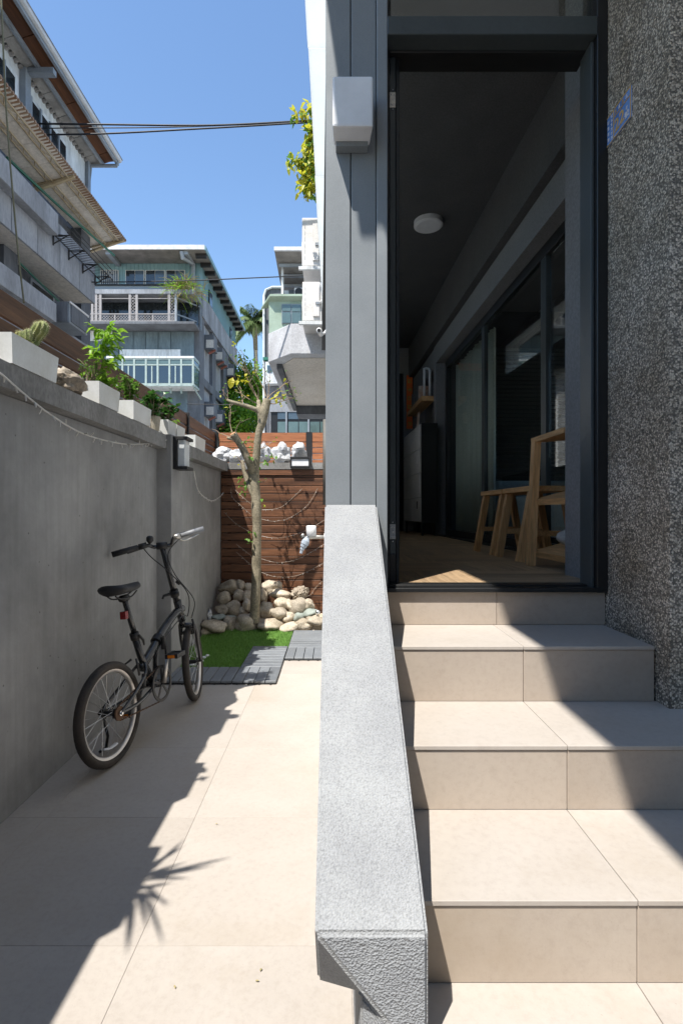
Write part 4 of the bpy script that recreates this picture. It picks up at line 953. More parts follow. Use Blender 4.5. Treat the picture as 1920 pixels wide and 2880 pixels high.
strand('string_light', [P(546,1325,3.95), P(556,1375,4.1), P(575,1398,4.6), P(595,1408,5.0), P(615,1400,5.5), P(629,1385,5.8)], 'short fairy light string drooping from the pillar lantern', step=.04)
YS = YB-.012
for pts, lab in (
    ([(650,1374),(652,1395),(670,1415),(705,1447)], 'fairy light string from the slats down to the trunk, left upper'),
    ([(658,1374),(680,1396),(706,1418)], 'short fairy light string left of the trunk at the top'),
    ([(630,1440),(660,1470),(700,1495)], 'fairy light string left of the trunk at middle height'),
    ([(664,1530),(690,1550),(712,1568)], 'fairy light string left of the trunk, second from the bottom'),
    ([(664,1552),(690,1575),(712,1595)], 'fairy light string left of the trunk, lowest'),
    ([(737,1434),(770,1432),(800,1420),(850,1374)], 'topmost fairy light string right of the trunk'),
    ([(735,1460),(770,1466),(815,1456),(865,1420),(893,1373)], 'second fairy light string right of the trunk'),
    ([(735,1508),(775,1513),(820,1506),(870,1488),(912,1462)], 'third fairy light string right of the trunk behind the tap'),
    ([(735,1572),(780,1582),(830,1575),(870,1555),(912,1530)], 'fourth fairy light string right of the trunk'),
    ([(735,1610),(775,1622),(830,1620),(875,1602),(915,1580)], 'lowest long fairy light string right of the trunk'),
    ([(905,1635),(885,1655),(870,1675),(840,1685),(780,1690),(750,1680)], 'fairy light string trailing over the right stones')):
    strand('string_light', [P(x, y, (YS if abs(x-720) > 60 else YS-.12)) for x, y in pts], lab, m_ledd)
# ================================================================== planters on the coping
ZC = H+.5675
def planter(y0, y1, label, h=.115, x1=-1.218, wd=.15):
    r = root('planter', (x1-wd/2, (y0+y1)/2, ZC), label, 'planter', 'white planters on the wall')
    mb = MB(); T = .008; d = .012
    o0 = [(x1-wd+d, y0+d), (x1-d*.4, y0+d), (x1-d*.4, y1-d), (x1-wd+d, y1-d)]; o1 = [(x1-wd, y0), (x1, y0), (x1, y1), (x1-wd, y1)]; i1 = [(x1-wd+T, y0+T), (x1-T, y0+T), (x1-T, y1-T), (x1-wd+T, y1-T)]
    vs = [(x, y, ZC+.001) for x, y in o0] + [(x, y, ZC+h) for x, y in o1] + [(x, y, ZC+h) for x, y in i1] + [(x, y, ZC+h-.03) for x, y in i1]
    fs = [(3,2,1,0)] + [(i, (i+1) % 4, 4+(i+1) % 4, 4+i) for i in range(4)] + [(4+i, 4+(i+1) % 4, 8+(i+1) % 4, 8+i) for i in range(4)] + [(8+i, 8+(i+1) % 4, 12+(i+1) % 4, 12+i) for i in range(4)]
    mb.add(vs, fs); mb.build('box', m_planter, r)
    mb = MB(); mb.box((x1-wd+T, y0+T, ZC+h-.05), (x1-T, y1-T, ZC+h-.022)); mb.build('soil', m_soil, r)
planter(1.93, 2.26, 'white rectangular planter holding the cactus'); planter(2.65, 2.91, 'white planter with the tall lime leafy plant'); planter(3.105, 3.41, 'white planter with the small leaved shrub'); planter(3.755, 3.955, 'white planter behind the lantern, nearer half'); planter(3.965, 4.185, 'white planter behind the lantern, farther half'); planter(4.50, 4.85, 'last white planter beyond the lantern')
planter(.62, .98, 'white planter nearest the camera, outside the picture'); planter(1.3, 1.6, 'white planter with small herb, outside the picture')
mb = MB(); mb.lathe((-1.262, 3.58, ZC+.001), [(.033,0),(.036,.004),(.047,.10),(.043,.10),(.041,.085),(0,.085)], 18); tag(mb.build('flower_pot', m_pot), 'round grey beige pot with glossy rubber plant', 'pot')
mb = MB(); mb.blob((-1.285, 2.45, ZC+.048), (.075,.13,.058), 4, .3, 1.4, 4, .1, .3); mb.xf(lambda q: Vector((q.x, q.y, max(q.z, ZC+.001)))); tag(mb.build('brown_rock', m_rockb, smooth=True), 'brown wrinkled rock lying between two planters', 'rock')
# cactus
ct = root('cactus', (-1.29, 2.1, ZC+.1), 'green barrel cactus leaning out of the nearest planter', 'cactus')
def cact(pts, rs, n=22):
    sp = spl(pts, 6); mb = MB(); k = len(sp); rr = []
    for i in range(k):
        u = i/(k-1)*(len(rs)-1); j = min(int(u), len(rs)-2); rr.append(rs[j]+(rs[j+1]-rs[j])*(u-j))
    mb.tube(sp, rr, n)
    for i in range(k):
        for j in range(n):
            v = mb.v[i*n+j]; c_ = sp[i]; mb.v[i*n+j] = c_ + (v-c_)*(1.06 if j % 2 else .95)
    mb.build('stem', m_cactus, ct, smooth=False)
    s2 = MB()
    for i in range(2, k, 1):
        for j in range(1, n, 2):
            v = mb.v[i*n+j]; d = (v-sp[i]).normalized()
            for q in range(2): e = d + Vector((random.gauss(0,.5),random.gauss(0,.5),random.gauss(.2,.5))); s2.add([v-Vector((.0006,0,0)), v+Vector((.0006,0,0)), v+e.normalized()*.011], [(0,1,2)])
    o = s2.build('spines', m_spine, ct); o['kind'] = 'stuff'
b0 = P(92, 957, 2.17)
cact([Vector((-1.28,2.13,ZC+.10)), P(97,955,2.14), P(105,938,2.13), P(115,924,2.12), P(120,912,2.12), P(121,903,2.12)], [.018,.024,.027,.028,.024,.004])
for (x, y, r_) in ((80,938,.016),(65,944,.016),(53,944,.014),(75,957,.011),(57,955,.012)):
    p = P(x, y, 2.08); cact([p+Vector((0,0,-.03)), p+Vector((0,0,-.01)), p+Vector((0,0,.008)), p+Vector((0,0,.018))], [r_*.8,r_,r_*.9,.003], 14)
# leafy plants
def plant(name, base, label, stems, mat, lsz, lw, nl, spread, hgt, droop=.4, extra=None, cat='plant', pair=True):
    r = root(name, base, label, cat); sm = MB(); lm = MB()
    for k in range(stems):
        a = random.uniform(0, 6.28); top = Vector(base) + Vector((math.cos(a)*spread*random.uniform(.3,1), math.sin(a)*spread*random.uniform(.3,1)*1.2, hgt*random.uniform(.55,1)))
        mid = Vector(base).lerp(top, .5) + Vector((random.gauss(0,.01),random.gauss(0,.01),.02)); sp = spl([Vector(base)+Vector((random.gauss(0,.012),random.gauss(0,.03),-.02)), mid, top], 5)
        sm.tube(sp, [.0035*(1-.06*i) for i in range(len(sp))], 5)
        for i in range(nl):
            u = random.uniform(.25, 1); p = sp[min(int(u*(len(sp)-1)), len(sp)-1)]; b = random.uniform(0, 6.28)
            d = Vector((math.cos(b), math.sin(b), random.gauss(.2,.5))); up_ = Vector((random.gauss(0,.3),random.gauss(0,.3),1)); lm.leaf(p, d, up_, lsz*random.uniform(.6,1.15), lw*random.uniform(.7,1.1), droop)
    sm.build('stems', m_leafl if mat is m_leafl else m_twig, r); lm.build('leaves', mat, r); return r
random.seed(14)
def lime(base, top, label):
    r = root('leafy_plant', base, label, 'plant'); sm = MB(); lm = MB(); base = Vector(base); top = Vector(top)
    sp = spl([base+Vector((0,0,-.03)), base.lerp(top,.5)+Vector((.008,0,0)), top], 8); sm.tube(sp, [.006*(1-.04*i) for i in range(len(sp))], 6)
    for i in range(3, len(sp)):
        for k in range(3):
            b = random.uniform(0,6.28); d = Vector((math.cos(b), math.sin(b), random.uniform(-.1,.5))); pe = sp[i] + d*random.uniform(.03,.09)
            sm.tube([sp[i], pe], .0018, 4)
            for q in range(6): e = d + Vector((random.gauss(0,.6),random.gauss(0,.6),random.gauss(-.25,.35))); lm.leaf(pe - d*.012*q, e, (random.gauss(0,.3),random.gauss(0,.3),1), random.uniform(.035,.06), random.uniform(.016,.024), .5)
    sm.build('stems', m_leafl, r); lm.build('leaves', m_leafl, r); return r
lime((-1.285,2.77,ZC+.10), P(300,928,2.72), 'tall lime green leafy plant in the second planter')
plant('feathery_herb', (-1.29,2.70,ZC+.10), 'feathery dull green herb beside the tall lime plant', 14, m_leaf, .016, .005, 40, .07, .15)
plant('trailing_plant', (-1.26,2.83,ZC+.10), 'bushy lime plant spilling over the second planter rim', 12, m_leafl, .032, .010, 16, .06, .09)
plant('small_shrub', (-1.29,3.2,ZC+.10), 'small leaved shrub in the third planter', 18, m_leaf, .032, .018, 24, .085, .19)
plant('rubber_plant', (-1.262,3.58,ZC+.09), 'glossy round leaved plant in the grey pot', 16, m_leafd, .062, .045, 9, .10, .19, .2)
plant('rubber_plant', (-1.27,3.86,ZC+.10), 'glossy round leaved plant just behind the lantern', 11, m_leafd, .058, .038, 8, .09, .15, .2)
plant('succulent', (-1.28,4.08,ZC+.10), 'small pale succulent in the planter behind the lantern', 5, m_leafl, .024, .015, 10, .04, .07)
plant('succulent', (-1.28,4.3,ZC+.0), 'tiny green sprout between the last planters', 5, m_leafl, .02, .012, 8, .03, .06)
random.seed(9)
r = root('spiky_plant', (-1.27,.8,ZC+.1), 'spiky long leaved plant on the wall, outside the picture', 'plant'); lm = MB()
for k in range(17):
    a = random.uniform(-1.3, 1.5); d = Vector((math.cos(a)*.9, math.sin(a), random.uniform(-.1,1.1))); lm.leaf((-1.26+random.gauss(0,.01), .78+random.gauss(0,.02), ZC+.10), d, (0,0,1), random.uniform(.17,.31), .018, .35)
lm.build('leaves', m_leaf, r)
plant('herb', (-1.25,.1,ZC+.1), 'low herb on the wall, outside the picture', 10, m_leaf, .05, .03, 9, .10, .14); planter(-.05, .3, 'white planter with low herb, outside the picture')
plant('herb', (-1.25,1.45,ZC+.1), 'small leafy herb on the wall, outside the picture', 9, m_leaf, .03, .018, 12, .08, .12)
# ================================================================== materials for the buildings
m_bconc = M('building_concrete', (.30,.315,.34), (.15,.155,.165), rough=.9, stretch=(1,1,.3), sc=1.3, fine=14, famt=.12, bump=.15, bsc=8)
m_bconcd = M('dark_concrete', (.155,.165,.18), (.085,.088,.095), rough=.9, stretch=(1,1,.3), sc=1.5, fine=14, famt=.12)
m_panel = M('concrete_panel', (.37,.385,.41), (.2,.205,.213), rough=.9, rnd=.06, stretch=(1,1,.3), sc=1.8, fine=25, famt=.1)
m_bwhite = M('white_wall_paint', (.72,.74,.74), (.5,.51,.5), rough=.7, stretch=(1,1,.25), sc=2.2, fine=10)
m_under = M('cream_soffit', (.72,.67,.60), (.60,.54,.46), rough=.85, sc=1.0, fine=20)
m_tealw = M('teal_siding', (.19,.32,.35), (.155,.265,.29), rough=.5, sc=1.2, fine=5, famt=.05)
m_tealr = M('teal_rendered_wall', (.145,.195,.22), (.09,.12,.135), rough=.85, stretch=(1,1,.3), sc=1.4, fine=10)
m_roofw = M('white_roof_edge', (.62,.63,.64), (.45,.45,.45), rough=.5)
m_corr = M('corrugated_underside', (.30,.275,.25), (.16,.145,.13), rough=.7, sc=2, rnd=.15)
m_brownb = wood('brown_eave_board', (.20,.075,.025), (.075,.026,.01), 1, rough=.8, rnd=.3, sc=3)
m_greyb = M('grey_eave_board', (.36,.34,.31), (.2,.185,.165), rough=.85, sc=4, rnd=.12)
m_truss = M('cream_steel', (.55,.46,.30), (.38,.27,.14), rough=.6, sc=6)
m_rustc = M('rusty_sheet', (.40,.30,.21), (.22,.10,.04), rough=.8, sc=3)
m_gutter = M('grey_steel', (.27,.30,.33), (.2,.22,.24), rough=.5)
m_win = M('dark_pane', (.02,.026,.03), rough=.08, famt=0, spec=.8)
m_winb = M('blue_pane', (.06,.085,.11), rough=.1, famt=0, spec=.8)
m_wing = M('green_pane', (.10,.15,.14), rough=.1, famt=0, spec=.8)
m_mint = M('mint_frame', (.38,.46,.42), (.28,.34,.31), rough=.5)
m_green = M('mossy_green_wall', (.36,.44,.34), (.22,.27,.19), rough=.8, sc=1.2)
m_lattice = M('pale_lattice', (.33,.305,.295), rough=.6)
m_acw = M('aircon_white', (.72,.70,.67), (.62,.59,.55), rough=.5)
m_greenpipe = M('green_pipe', (.02,.16,.10), rough=.5)
m_redbr = M('red_brown_bracket', (.30,.10,.07), rough=.8)
def bx(name, a, b, mat, par, bevel=0): return piece(name, a, b, mat, par, bevel)
# ================================================================== building across the lane, at the left
LBx = -4.9; EB = 10.07
lbu = root('lane_building', (-6.5, 6.5, -.03), 'weathered concrete building with rusty awning and brown eave across the lane', 'building')
mb = MB(); mb.box((-9, 2.0, -.03), (LBx, EB, H+5.4)); mb.build('wall', m_bconcd, lbu)
mb = MB(); mb.box((-9, 2.0, H+5.401), (LBx-.001, EB-.02, H+6.98)); mb.build('upper_wall', m_bwhite, lbu)
piece('corner_post', (LBx-.05, EB-.001, H+5.3), (LBx+.06, EB+.07, H+6.95), m_gutter, lbu, 0)
# storey balcony, panels with joints
mb = MB(); mb.box((LBx+.001, 2.0, H+3.842), (-4.42, 9.36, H+3.95)); mb.build('balcony_floor', m_under, lbu)
y = 2.0; k = 0
while y < 9.36:
    y1 = min(y+.62, 9.37); piece('parapet_panel', (-4.43, y+.006, H+3.84), (-4.395, y1-.006, H+4.62), m_panel, lbu, .004); y = y1; k += 1
piece('parapet_panel', (LBx+.001, 9.372, H+3.84), (-4.395, 9.40, H+4.62), m_panel, lbu, .004)
mb = MB(); mb.box((-4.394, 2.0, H+4.275), (-4.25, 7.88, H+4.60)); mb.build('planter_ledge', m_panel, lbu, bevel=.01)
mb = MB(); mb.box((LBx+.001, 2.0, H+2.93), (-4.28, 7.88, H+3.22)); mb.build('lower_ledge', m_panel, lbu, bevel=.01)
mb = MB(); mb.box((LBx+.001, 2.0, H+.5), (-4.45, 9.7, H+3.02)); mb.build('lower_parapet', m_bconc, lbu)
mb = MB(); mb.box((LBx+.001, 7.3, H+3.02), (-4.72, 7.62, H+3.841)); mb.build('pillar', m_bconcd, lbu)
mb = MB(); mb.box((LBx+.001, 9.5, H+2.5), (-4.7, 9.85, H+5.3)); mb.build('pillar', m_bconcd, lbu)
for (y0, y1) in ((8.2, 8.9), (6.2, 7.1), (4.7, 5.9)): 
    wn = sub('window', lbu); piece('frame', (LBx+.001, y0, H+3.1), (LBx+.03, y1, H+3.78), m_gutter, wn, 0); piece('pane', (LBx+.031, y0+.05, H+3.15), (LBx+.036, y1-.05, H+3.73), m_win, wn, 0)
    wn = sub('window', lbu); piece('frame', (LBx+.001, y0, H+4.5), (LBx+.03, y1, H+5.25), m_gutter, wn, 0); piece('pane', (LBx+.031, y0+.05, H+4.55), (LBx+.036, y1-.05, H+5.2), m_win, wn, 0)
# upper windows
for (y0, y1, nn) in ((8.12, 9.34, 4), (6.6, 7.86, 4), (5.0, 6.3, 4)):
    wn = sub('window', lbu)
    piece('frame', (LBx-.0005, y0, H+5.62), (LBx+.035, y1, H+6.72), m_bwhite, wn, .003)
    for q in range(nn):
        w_ = (y1-y0-.12)/nn; a = y0+.06+w_*q
        piece('pane', (LBx+.036, a+.02, H+6.30), (LBx+.04, a+w_-.02, H+6.64), m_win, wn, 0); piece('pane', (LBx+.036, a+.02, H+5.7), (LBx+.04, a+w_-.02, H+6.26), m_win, wn, 0)
        piece('mullion', (LBx+.036, a-.02, H+5.66), (LBx+.06, a+.02, H+6.68), m_gutter, wn, 0)
for y in (7.95, 4.6): piece('steel_post', (LBx+.001, y, H+5.4), (LBx+.1, y+.14, H+6.95), m_gutter, lbu, 0)
# eave: grey boards inside, brown boards outside, gutter
ev = sub('eave', lbu)
y = 2.0; k = 0; random.seed(4)
def eboard(name, xa, za, xb, zb, y0, y1, mat): mb = MB(); mb.add([(xa,y0,za),(xb,y0,zb),(xb,y1,zb),(xa,y1,za),(xa,y0,za+.02),(xb,y0,zb+.02),(xb,y1,zb+.02),(xa,y1,za+.02)], [(0,3,2,1),(4,5,6,7),(0,1,5,4),(1,2,6,5),(2,3,7,6),(3,0,4,7)]); mb.build(name, mat, ev)
while y < 10.3:
    l_ = .62; y1 = min(y+l_, 10.32)
    eboard('brown_board', -4.63, H+7.05, -4.40, H+7.125, y+.008, y1-.008, m_brownb); y = y1
y = 2.0
while y < 10.3:
    y1 = min(y+.5, 10.3); eboard('grey_board', LBx+.05, H+6.965, -4.66, H+7.03, y+.006, y1-.006, m_greyb); y = y1
mb = MB(); yy = 2.0
while yy < 10.2: mb.tube([(LBx-.02, yy, H+6.93), (LBx+.055, yy, H+6.955)], .035, 6); yy += .11
mb.build('corrugated_flashing', m_corr, ev)
piece('purlin', (-4.665, 2.0, H+6.97), (-4.625, 10.3, H+7.04), m_gutter, ev, 0); piece('fascia', (-4.40, 2.0, H+7.03), (-4.355, 10.35, H+7.16), m_gutter, ev, 0)
mb = MB(); mb.tube([(-4.345, 2, H+7.14), (-4.345, 10.36, H+7.14)], .05, 8); mb.build('gutter', m_roofw, ev)
mb = MB(); mb.tube([(-4.36, 10.3, H+7.08), (-4.38, 10.3, H+7.0), (LBx+.05, 10.2, H+6.93), (LBx+.03, 10.15, H+6.6), (LBx+.03, 10.15, H+5.4)], .035, 8); mb.build('downpipe', m_gutter, ev)
for y in (8.0, 5.2): piece('rafter', (LBx+.05, y, H+6.9), (-4.4, y+.1, H+6.99), m_gutter, ev, 0)
mb = MB(); mb.add([(LBx-.5,2,H+7.08),(-4.30,2,H+7.165),(-4.30,10.4,H+7.165),(LBx-.5,10.4,H+7.08),(LBx-.5,2,H+7.2),(-4.30,2,H+7.19),(-4.30,10.4,H+7.19),(LBx-.5,10.4,H+7.2)], [(0,3,2,1),(4,5,6,7),(0,1,5,4),(1,2,6,5),(2,3,7,6),(3,0,4,7)]); mb.build('roof_sheet', m_corr, ev)
# awning with trusses
aw = sub('awning', lbu)
ax0, az0, ax1, az1 = LBx+.04, H+5.30, -4.19, H+5.46
y = 2.0
while y < 10.28:
    y1 = min(y+.42, 10.3); mb = MB(); j = random.uniform(-.006,.006)
    mb.add([(ax0,y+.004,az0),(ax1,y+.004,az1+j),(ax1,y1-.004,az1+j),(ax0,y1-.004,az0),(ax0,y+.004,az0+.02),(ax1,y+.004,az1+.02+j),(ax1,y1-.004,az1+.02+j),(ax0,y1-.004,az0+.02)], [(0,3,2,1),(4,5,6,7),(0,1,5,4),(1,2,6,5),(2,3,7,6),(3,0,4,7)])
    mb.build('awning_sheet', m_under, aw); y = y1
mb = MB(); y = 2.0
while y < 10.3: mb.tube([(ax1-.12, y, az1-.02+.012), (ax1+.02, y, az1+.012)], .024, 6); y += .062
mb.build('rusty_edge', m_rustc, aw)
for u in (.42, .80):
    x = ax0+(ax1-ax0)*u; z = az0+(az1-az0)*u-.03; tb = MB()
    for dx in (-.045, .045): tb.tube([(x+dx, 2, z), (x+dx, 10.2, z)], .011, 5)
    y = 2.0
    while y < 10.1: tb.tube([(x-.045, y, z), (x+.045, y+.14, z)], .007, 4); tb.tube([(x+.045, y+.14, z), (x-.045, y+.28, z)], .007, 4); y += .28
    tb.build('truss', m_truss, aw)
for y in (10.18, 8.25, 6.2, 4.1):
    mb = MB(); mb.bar((ax0, y, az0-.1), (ax1, y, az1-.03), .05, .04); mb.bar((ax0, y, az0-.02), (ax1-.1, y, az1-.012), .03, .03); mb.build('bracket', m_truss, aw)
mb = MB(); mb.tube(spl([(ax0+.12, 7.4, H+5.15), (ax0+.2, 8.5, H+5.18), (ax0+.32, 9.6, H+5.2), (ax0+.45, 10.25, H+5.16)]), .022, 6); mb.tube([(-4.68,7.6,H+3.72),(-4.68,9.45,H+3.5)], .016, 6); mb.build('green_pipe', m_greenpipe, lbu)
# iron flower stand
fs_ = sub('flower_stand', lbu); mb = MB()
for y in (7.98, 8.45, 8.92, 9.38):
    mb.tube([(-4.385,y,H+4.18),(-4.385,y,H+4.36)], .014, 4); mb.tube([(-4.385,y,H+4.33),(-4.12,y,H+4.33)], .012, 4); mb.tube([(-4.385,y,H+4.2),(-4.16,y,H+4.33)], .012, 4)
for x in (-4.36, -4.12): mb.tube([(x,7.9,H+4.33),(x,9.5,H+4.33)], .014, 4)
for z in (4.42, 4.5): mb.tube([(-4.12,7.9,H+z),(-4.12,9.5,H+z)], .008, 4)
for q in range(26): y = 7.92+.062*q; mb.tube([(-4.36,y,H+4.325),(-4.12,y+.06,H+4.325)], .005, 4)
mb.build('iron_frame', m_plblk, fs_)
ac = root('window_aircon', P(185, 890, 8.6), 'boxy window air conditioner on the lane building', 'air conditioner')
piece('housing', (LBx+.3, 8.05, H+2.99), (-4.17, 8.65, H+3.33), m_gutter, ac, .01); piece('grille', (-4.169, 8.09, H+3.02), (-4.155, 8.62, H+3.30), m_bconcd, ac, .002); piece('front_rim', (-4.172, 8.04, H+3.30), (-4.15, 8.66, H+3.335), m_acw, ac, .002); piece('side_panel', (LBx+.32, 8.04, H+3.01), (-4.2, 8.049, H+3.32), m_bconc, ac, 0)
# ================================================================== teal building further back
YBb = 28.0; kb = YBb/1433
def bX(x): return (x-938)*kb
def bZ(y): return H+(1440-y)*kb
tb_ = root('teal_apartment_building', (-12, 33, -.03), 'blue grey apartment building with latticed verandah and sloping roof edge', 'building')
XS = bX(558); XL = bX(120); YF2 = 38.6
mb = MB(); mb.box((XL, YBb, -.03), (XS-.6, YF2, bZ(852))); mb.build('wall', m_tealr, tb_)
mb = MB(); mb.box((XL, YBb+.4, bZ(838)), (XS, YF2, H+13.85)); mb.build('upper_wall', m_tealw, tb_)
mb = MB()
x = XL
while x < XS: mb.box((x, YBb+.37, bZ(800)), (x+.06, YBb+.4, H+13.84)); x += .22
y = YBb+.5
while y < YF2: mb.box((XS, y, bZ(838)), (XS+.03, y+.07, H+13.84)); y += .3
mb.build('siding_ribs', m_tealw, tb_)
mb = MB(); mb.box((XL, YBb+.2, bZ(838)), (XS+.05, YBb+.41, bZ(799))); mb.build('sill_wall', M('pale_blue_band', (.25,.30,.35), (.2,.24,.28), rough=.8, sc=1), tb_)
mb = MB(); mb.box((XL, YBb-1.15, bZ(851)), (XS+.1, YBb+.5, bZ(839))); mb.build('ledge', m_bconc, tb_)
# side parapet band, sloping frame, columns
mb = MB(); mb.box((XS-.6, YBb+.41, bZ(880)), (XS+.12, YF2, bZ(813))); mb.build('side_band', m_bconc, tb_)
mb = MB()
for (y0, y1) in ((YBb, 29.0), (31.0, 31.9), (34.1, 34.9), (37.6, YF2)): mb.box((XS-.6, y0, -.03), (XS+.06, y1, bZ(880.5)))
for z in (bZ(1055), bZ(1240)): mb.box((XS-.6, YBb+.01, z-.35), (XS+.07, YF2-.01, z+.1))
mb.build('frame', m_bconcd, tb_)
mb = MB(); mb.box((XS-.59, YBb+.02, 0), (XS-.12, YF2-.02, bZ(882))); mb.build('side_wall', m_panel, tb_)
for z in (10.1, 5.9, 2.6):
    for yy in (29.7, 31.98, 32.9, 35.6, 36.6):
        hd = sub('window_hood', tb_); z0 = H+z*.93+.1
        mbx = MB(); mbx.prismx([(yy, z0), (yy, z0+.85), (yy+.9, z0+.85), (yy+.9, z0)], XS-.1, XS+.45); mbx.build('hood', m_bconcd, hd)
        piece('hood_face', (XS+.0, yy-.012, z0+.08), (XS+.44, yy-.001, z0+.55), m_under, hd, 0); mbx = MB(); mbx.bar((XS+.1, yy+.2, z0-.2), (XS+.5, yy+.2, z0+.02), .12, .1); mbx.build('hood_bracket', m_redbr, hd)
# roof with rafters
rf_ = sub('roof', tb_); XE = XS+.62; YE = 26.9
mb = MB(); ZR = H+13.95; mb.box((XL, YE, ZR-.09), (XE, YF2+.4, ZR)); mb.build('roof_sheet', m_corr, rf_)
piece('roof_fascia', (XL, YE-.05, ZR-.1), (XE, YE-.001, ZR+.14), m_roofw, rf_, 0)
piece('roof_fascia', (XE+.001, YE-.04, ZR-.12), (XE+.06, YF2+.4, ZR+.1), m_tealw, rf_, 0)
y = YE+.4
while y < YF2: piece('rafter', (XS+.03, y, ZR-.3), (XE-.02, y+.16, ZR-.091), m_plblk, rf_, 0); y += 1.0
for x in (320, 530): piece('rafter', (bX(x), YE+.1, ZR-.28), (bX(x)+.25, YBb+.36, ZR-.091), m_gutter, rf_, 0)
mb = MB(); mb.tube([(bX(526),YE+.1,H+13.8),(bX(528),YE+.15,H+13.5),(bX(541),YBb+.2,bZ(738)),(bX(540),YBb+.2,bZ(800))], .11, 8); mb.build('downpipe', m_gutter, tb_)
# upper windows
for (xa, xb) in ((347,400.6),(403.7,458.8),(461.8,515.4)):
    wn = sub('window', tb_); piece('frame', (bX(xa), YBb+.3, bZ(794)), (bX(xb), YBb+.369, bZ(752)), m_acw, wn, 0)
    xm = (xa+xb)/2; 
    for q, (u, v) in enumerate(((xa+2, xm-.8), (xm+.8, xb-2))): piece('pane', (bX(u), YBb+.27, bZ(792)), (bX(v), YBb+.299, bZ(754)), m_win if q == 0 else m_winb, wn, 0)
wn = sub('window', tb_); piece('frame', (bX(275), YBb+.3, bZ(794)), (bX(327), YBb+.369, bZ(752)), m_acw, wn, 0); piece('pane', (bX(277), YBb+.27, bZ(792)), (bX(325), YBb+.299, bZ(754)), m_winb, wn, 0)
for q in range(9): piece('grille_bar', (bX(278+5.4*q), YBb+.2, bZ(793)), (bX(279+5.4*q), YBb+.23, bZ(753)), m_acw, wn, 0)
piece('window_sill', (XL, YBb+.1, bZ(799)), (bX(517), YBb+.41, bZ(796.5)), m_plblk, tb_, 0)
for (yy, w_) in ((30.2, .8), (36.3, .7)):
    wn = sub('window', tb_); piece('frame', (XS+.03, yy, bZ(832)+.3), (XS+.07, yy+w_, bZ(780)+.3), m_plblk, wn, 0); piece('pane', (XS+.071, yy+.1, bZ(829)+.4), (XS+.08, yy+w_-.1, bZ(783)+.25), m_winb, wn, 0)
# verandah with lattice
va = sub('verandah', tb_); YV = YBb-1.1
mb = MB(); mb.box((XL, YBb-.02, bZ(928)), (XS, YBb-.001, bZ(851))); mb.build('recess_shade', m_win, va)  # dark sheet standing in for the shaded depth of the verandah
mb = MB(); mb.box((XL, YV-.05, bZ(932)), (bX(563), YBb-.02, bZ(925.5))); mb.build('verandah_floor', m_bconcd, va)
vp = [-60+220, 287, 309, 388, 406, 493, 512]
for x in (240, 287, 297.5, 308.8, 388.3, 406.7, 494, 512.3): piece('post', (bX(x)-.06, YV-.03, bZ(925.5)), (bX(x)+.06, YV+.05, bZ(851.5)), m_lattice, va, 0)
for x in (262, 347.5, 450.5): piece('post', (bX(x)-.03, YV-.02, bZ(925.5)), (bX(x)+.03, YV+.03, bZ(905)), m_lattice, va, 0)
for ya, yb in ((925.5, 923), (906.5, 904)): piece('rail', (XL, YV-.035, bZ(ya)), (bX(514), YV+.02, bZ(yb)), m_lattice, va, 0)
piece('rail', (XL, YV-.02, bZ(864)), (bX(514), YV+.02, bZ(862.5)), m_lattice, va, 0)
lt_ = MB()
def lattice(x0, x1, z0, z1, s=.17):
    n_ = int((x1-x0+z1-z0)/s)+1
    for q in range(n_):
        for sg in (1, -1):
            a = q*s
            if sg == 1: p0 = (x0+max(0, a-(z1-z0)), z0+min(a, z1-z0)); p1 = (x0+min(a, x1-x0), z0+max(0, a-(x1-x0)))
            else: p0 = (x0+max(0, a-(z1-z0)), z1-min(a, z1-z0)); p1 = (x0+min(a, x1-x0), z1-max(0, a-(x1-x0)))
            lt_.bar((p0[0], YV, p0[1]), (p1[0], YV, p1[1]), .02, .02, (0,1,0))
for a, b in ((287,297.5),(298,308.8),(388.3,406.7),(494,512.3)): lattice(bX(a), bX(b), bZ(923), bZ(852))
lattice(bX(200), bX(512), bZ(923), bZ(906), .15)
lo = lt_.build('lattice', m_lattice, va); lo['kind'] = 'stuff'
mb = MB()
for (x, y) in ((512.5, YV), (561, YBb+.2)): mb.box((bX(x)-.05, y-.05, bZ(926)), (bX(x)+.05, y+.05, bZ(852)))
for z in (924, 905, 860): mb.bar((bX(512.5), YV, bZ(z)), (bX(561), YBb+.2, bZ(z)), .05, .07)
mb.build('corner_frame', m_gutter, va)
piece('recess_wall', (XL, YBb-.03, bZ(925)), (bX(310), YBb-.021, bZ(903)), m_bconcd, va, 0)
# white patch wall and lower panels
for q, x in enumerate((266, 300, 341, 376, 411, 446, 481, 512)): piece('wall_panel', (bX(x)+.02, YBb-.04, bZ(1002)), (bX(x+35)-.02, YBb-.001, bZ(934)), m_tealr, tb_, 0)
piece('white_wall_panel', (bX(241), YBb-.09, bZ(960)), (bX(318), YBb-.041, bZ(931)), m_bwhite, tb_, 0)
piece('white_wall_panel', (bX(339), YBb-.09, bZ(1003)), (bX(509), YBb-.041, bZ(984)), m_bwhite, tb_, 0)
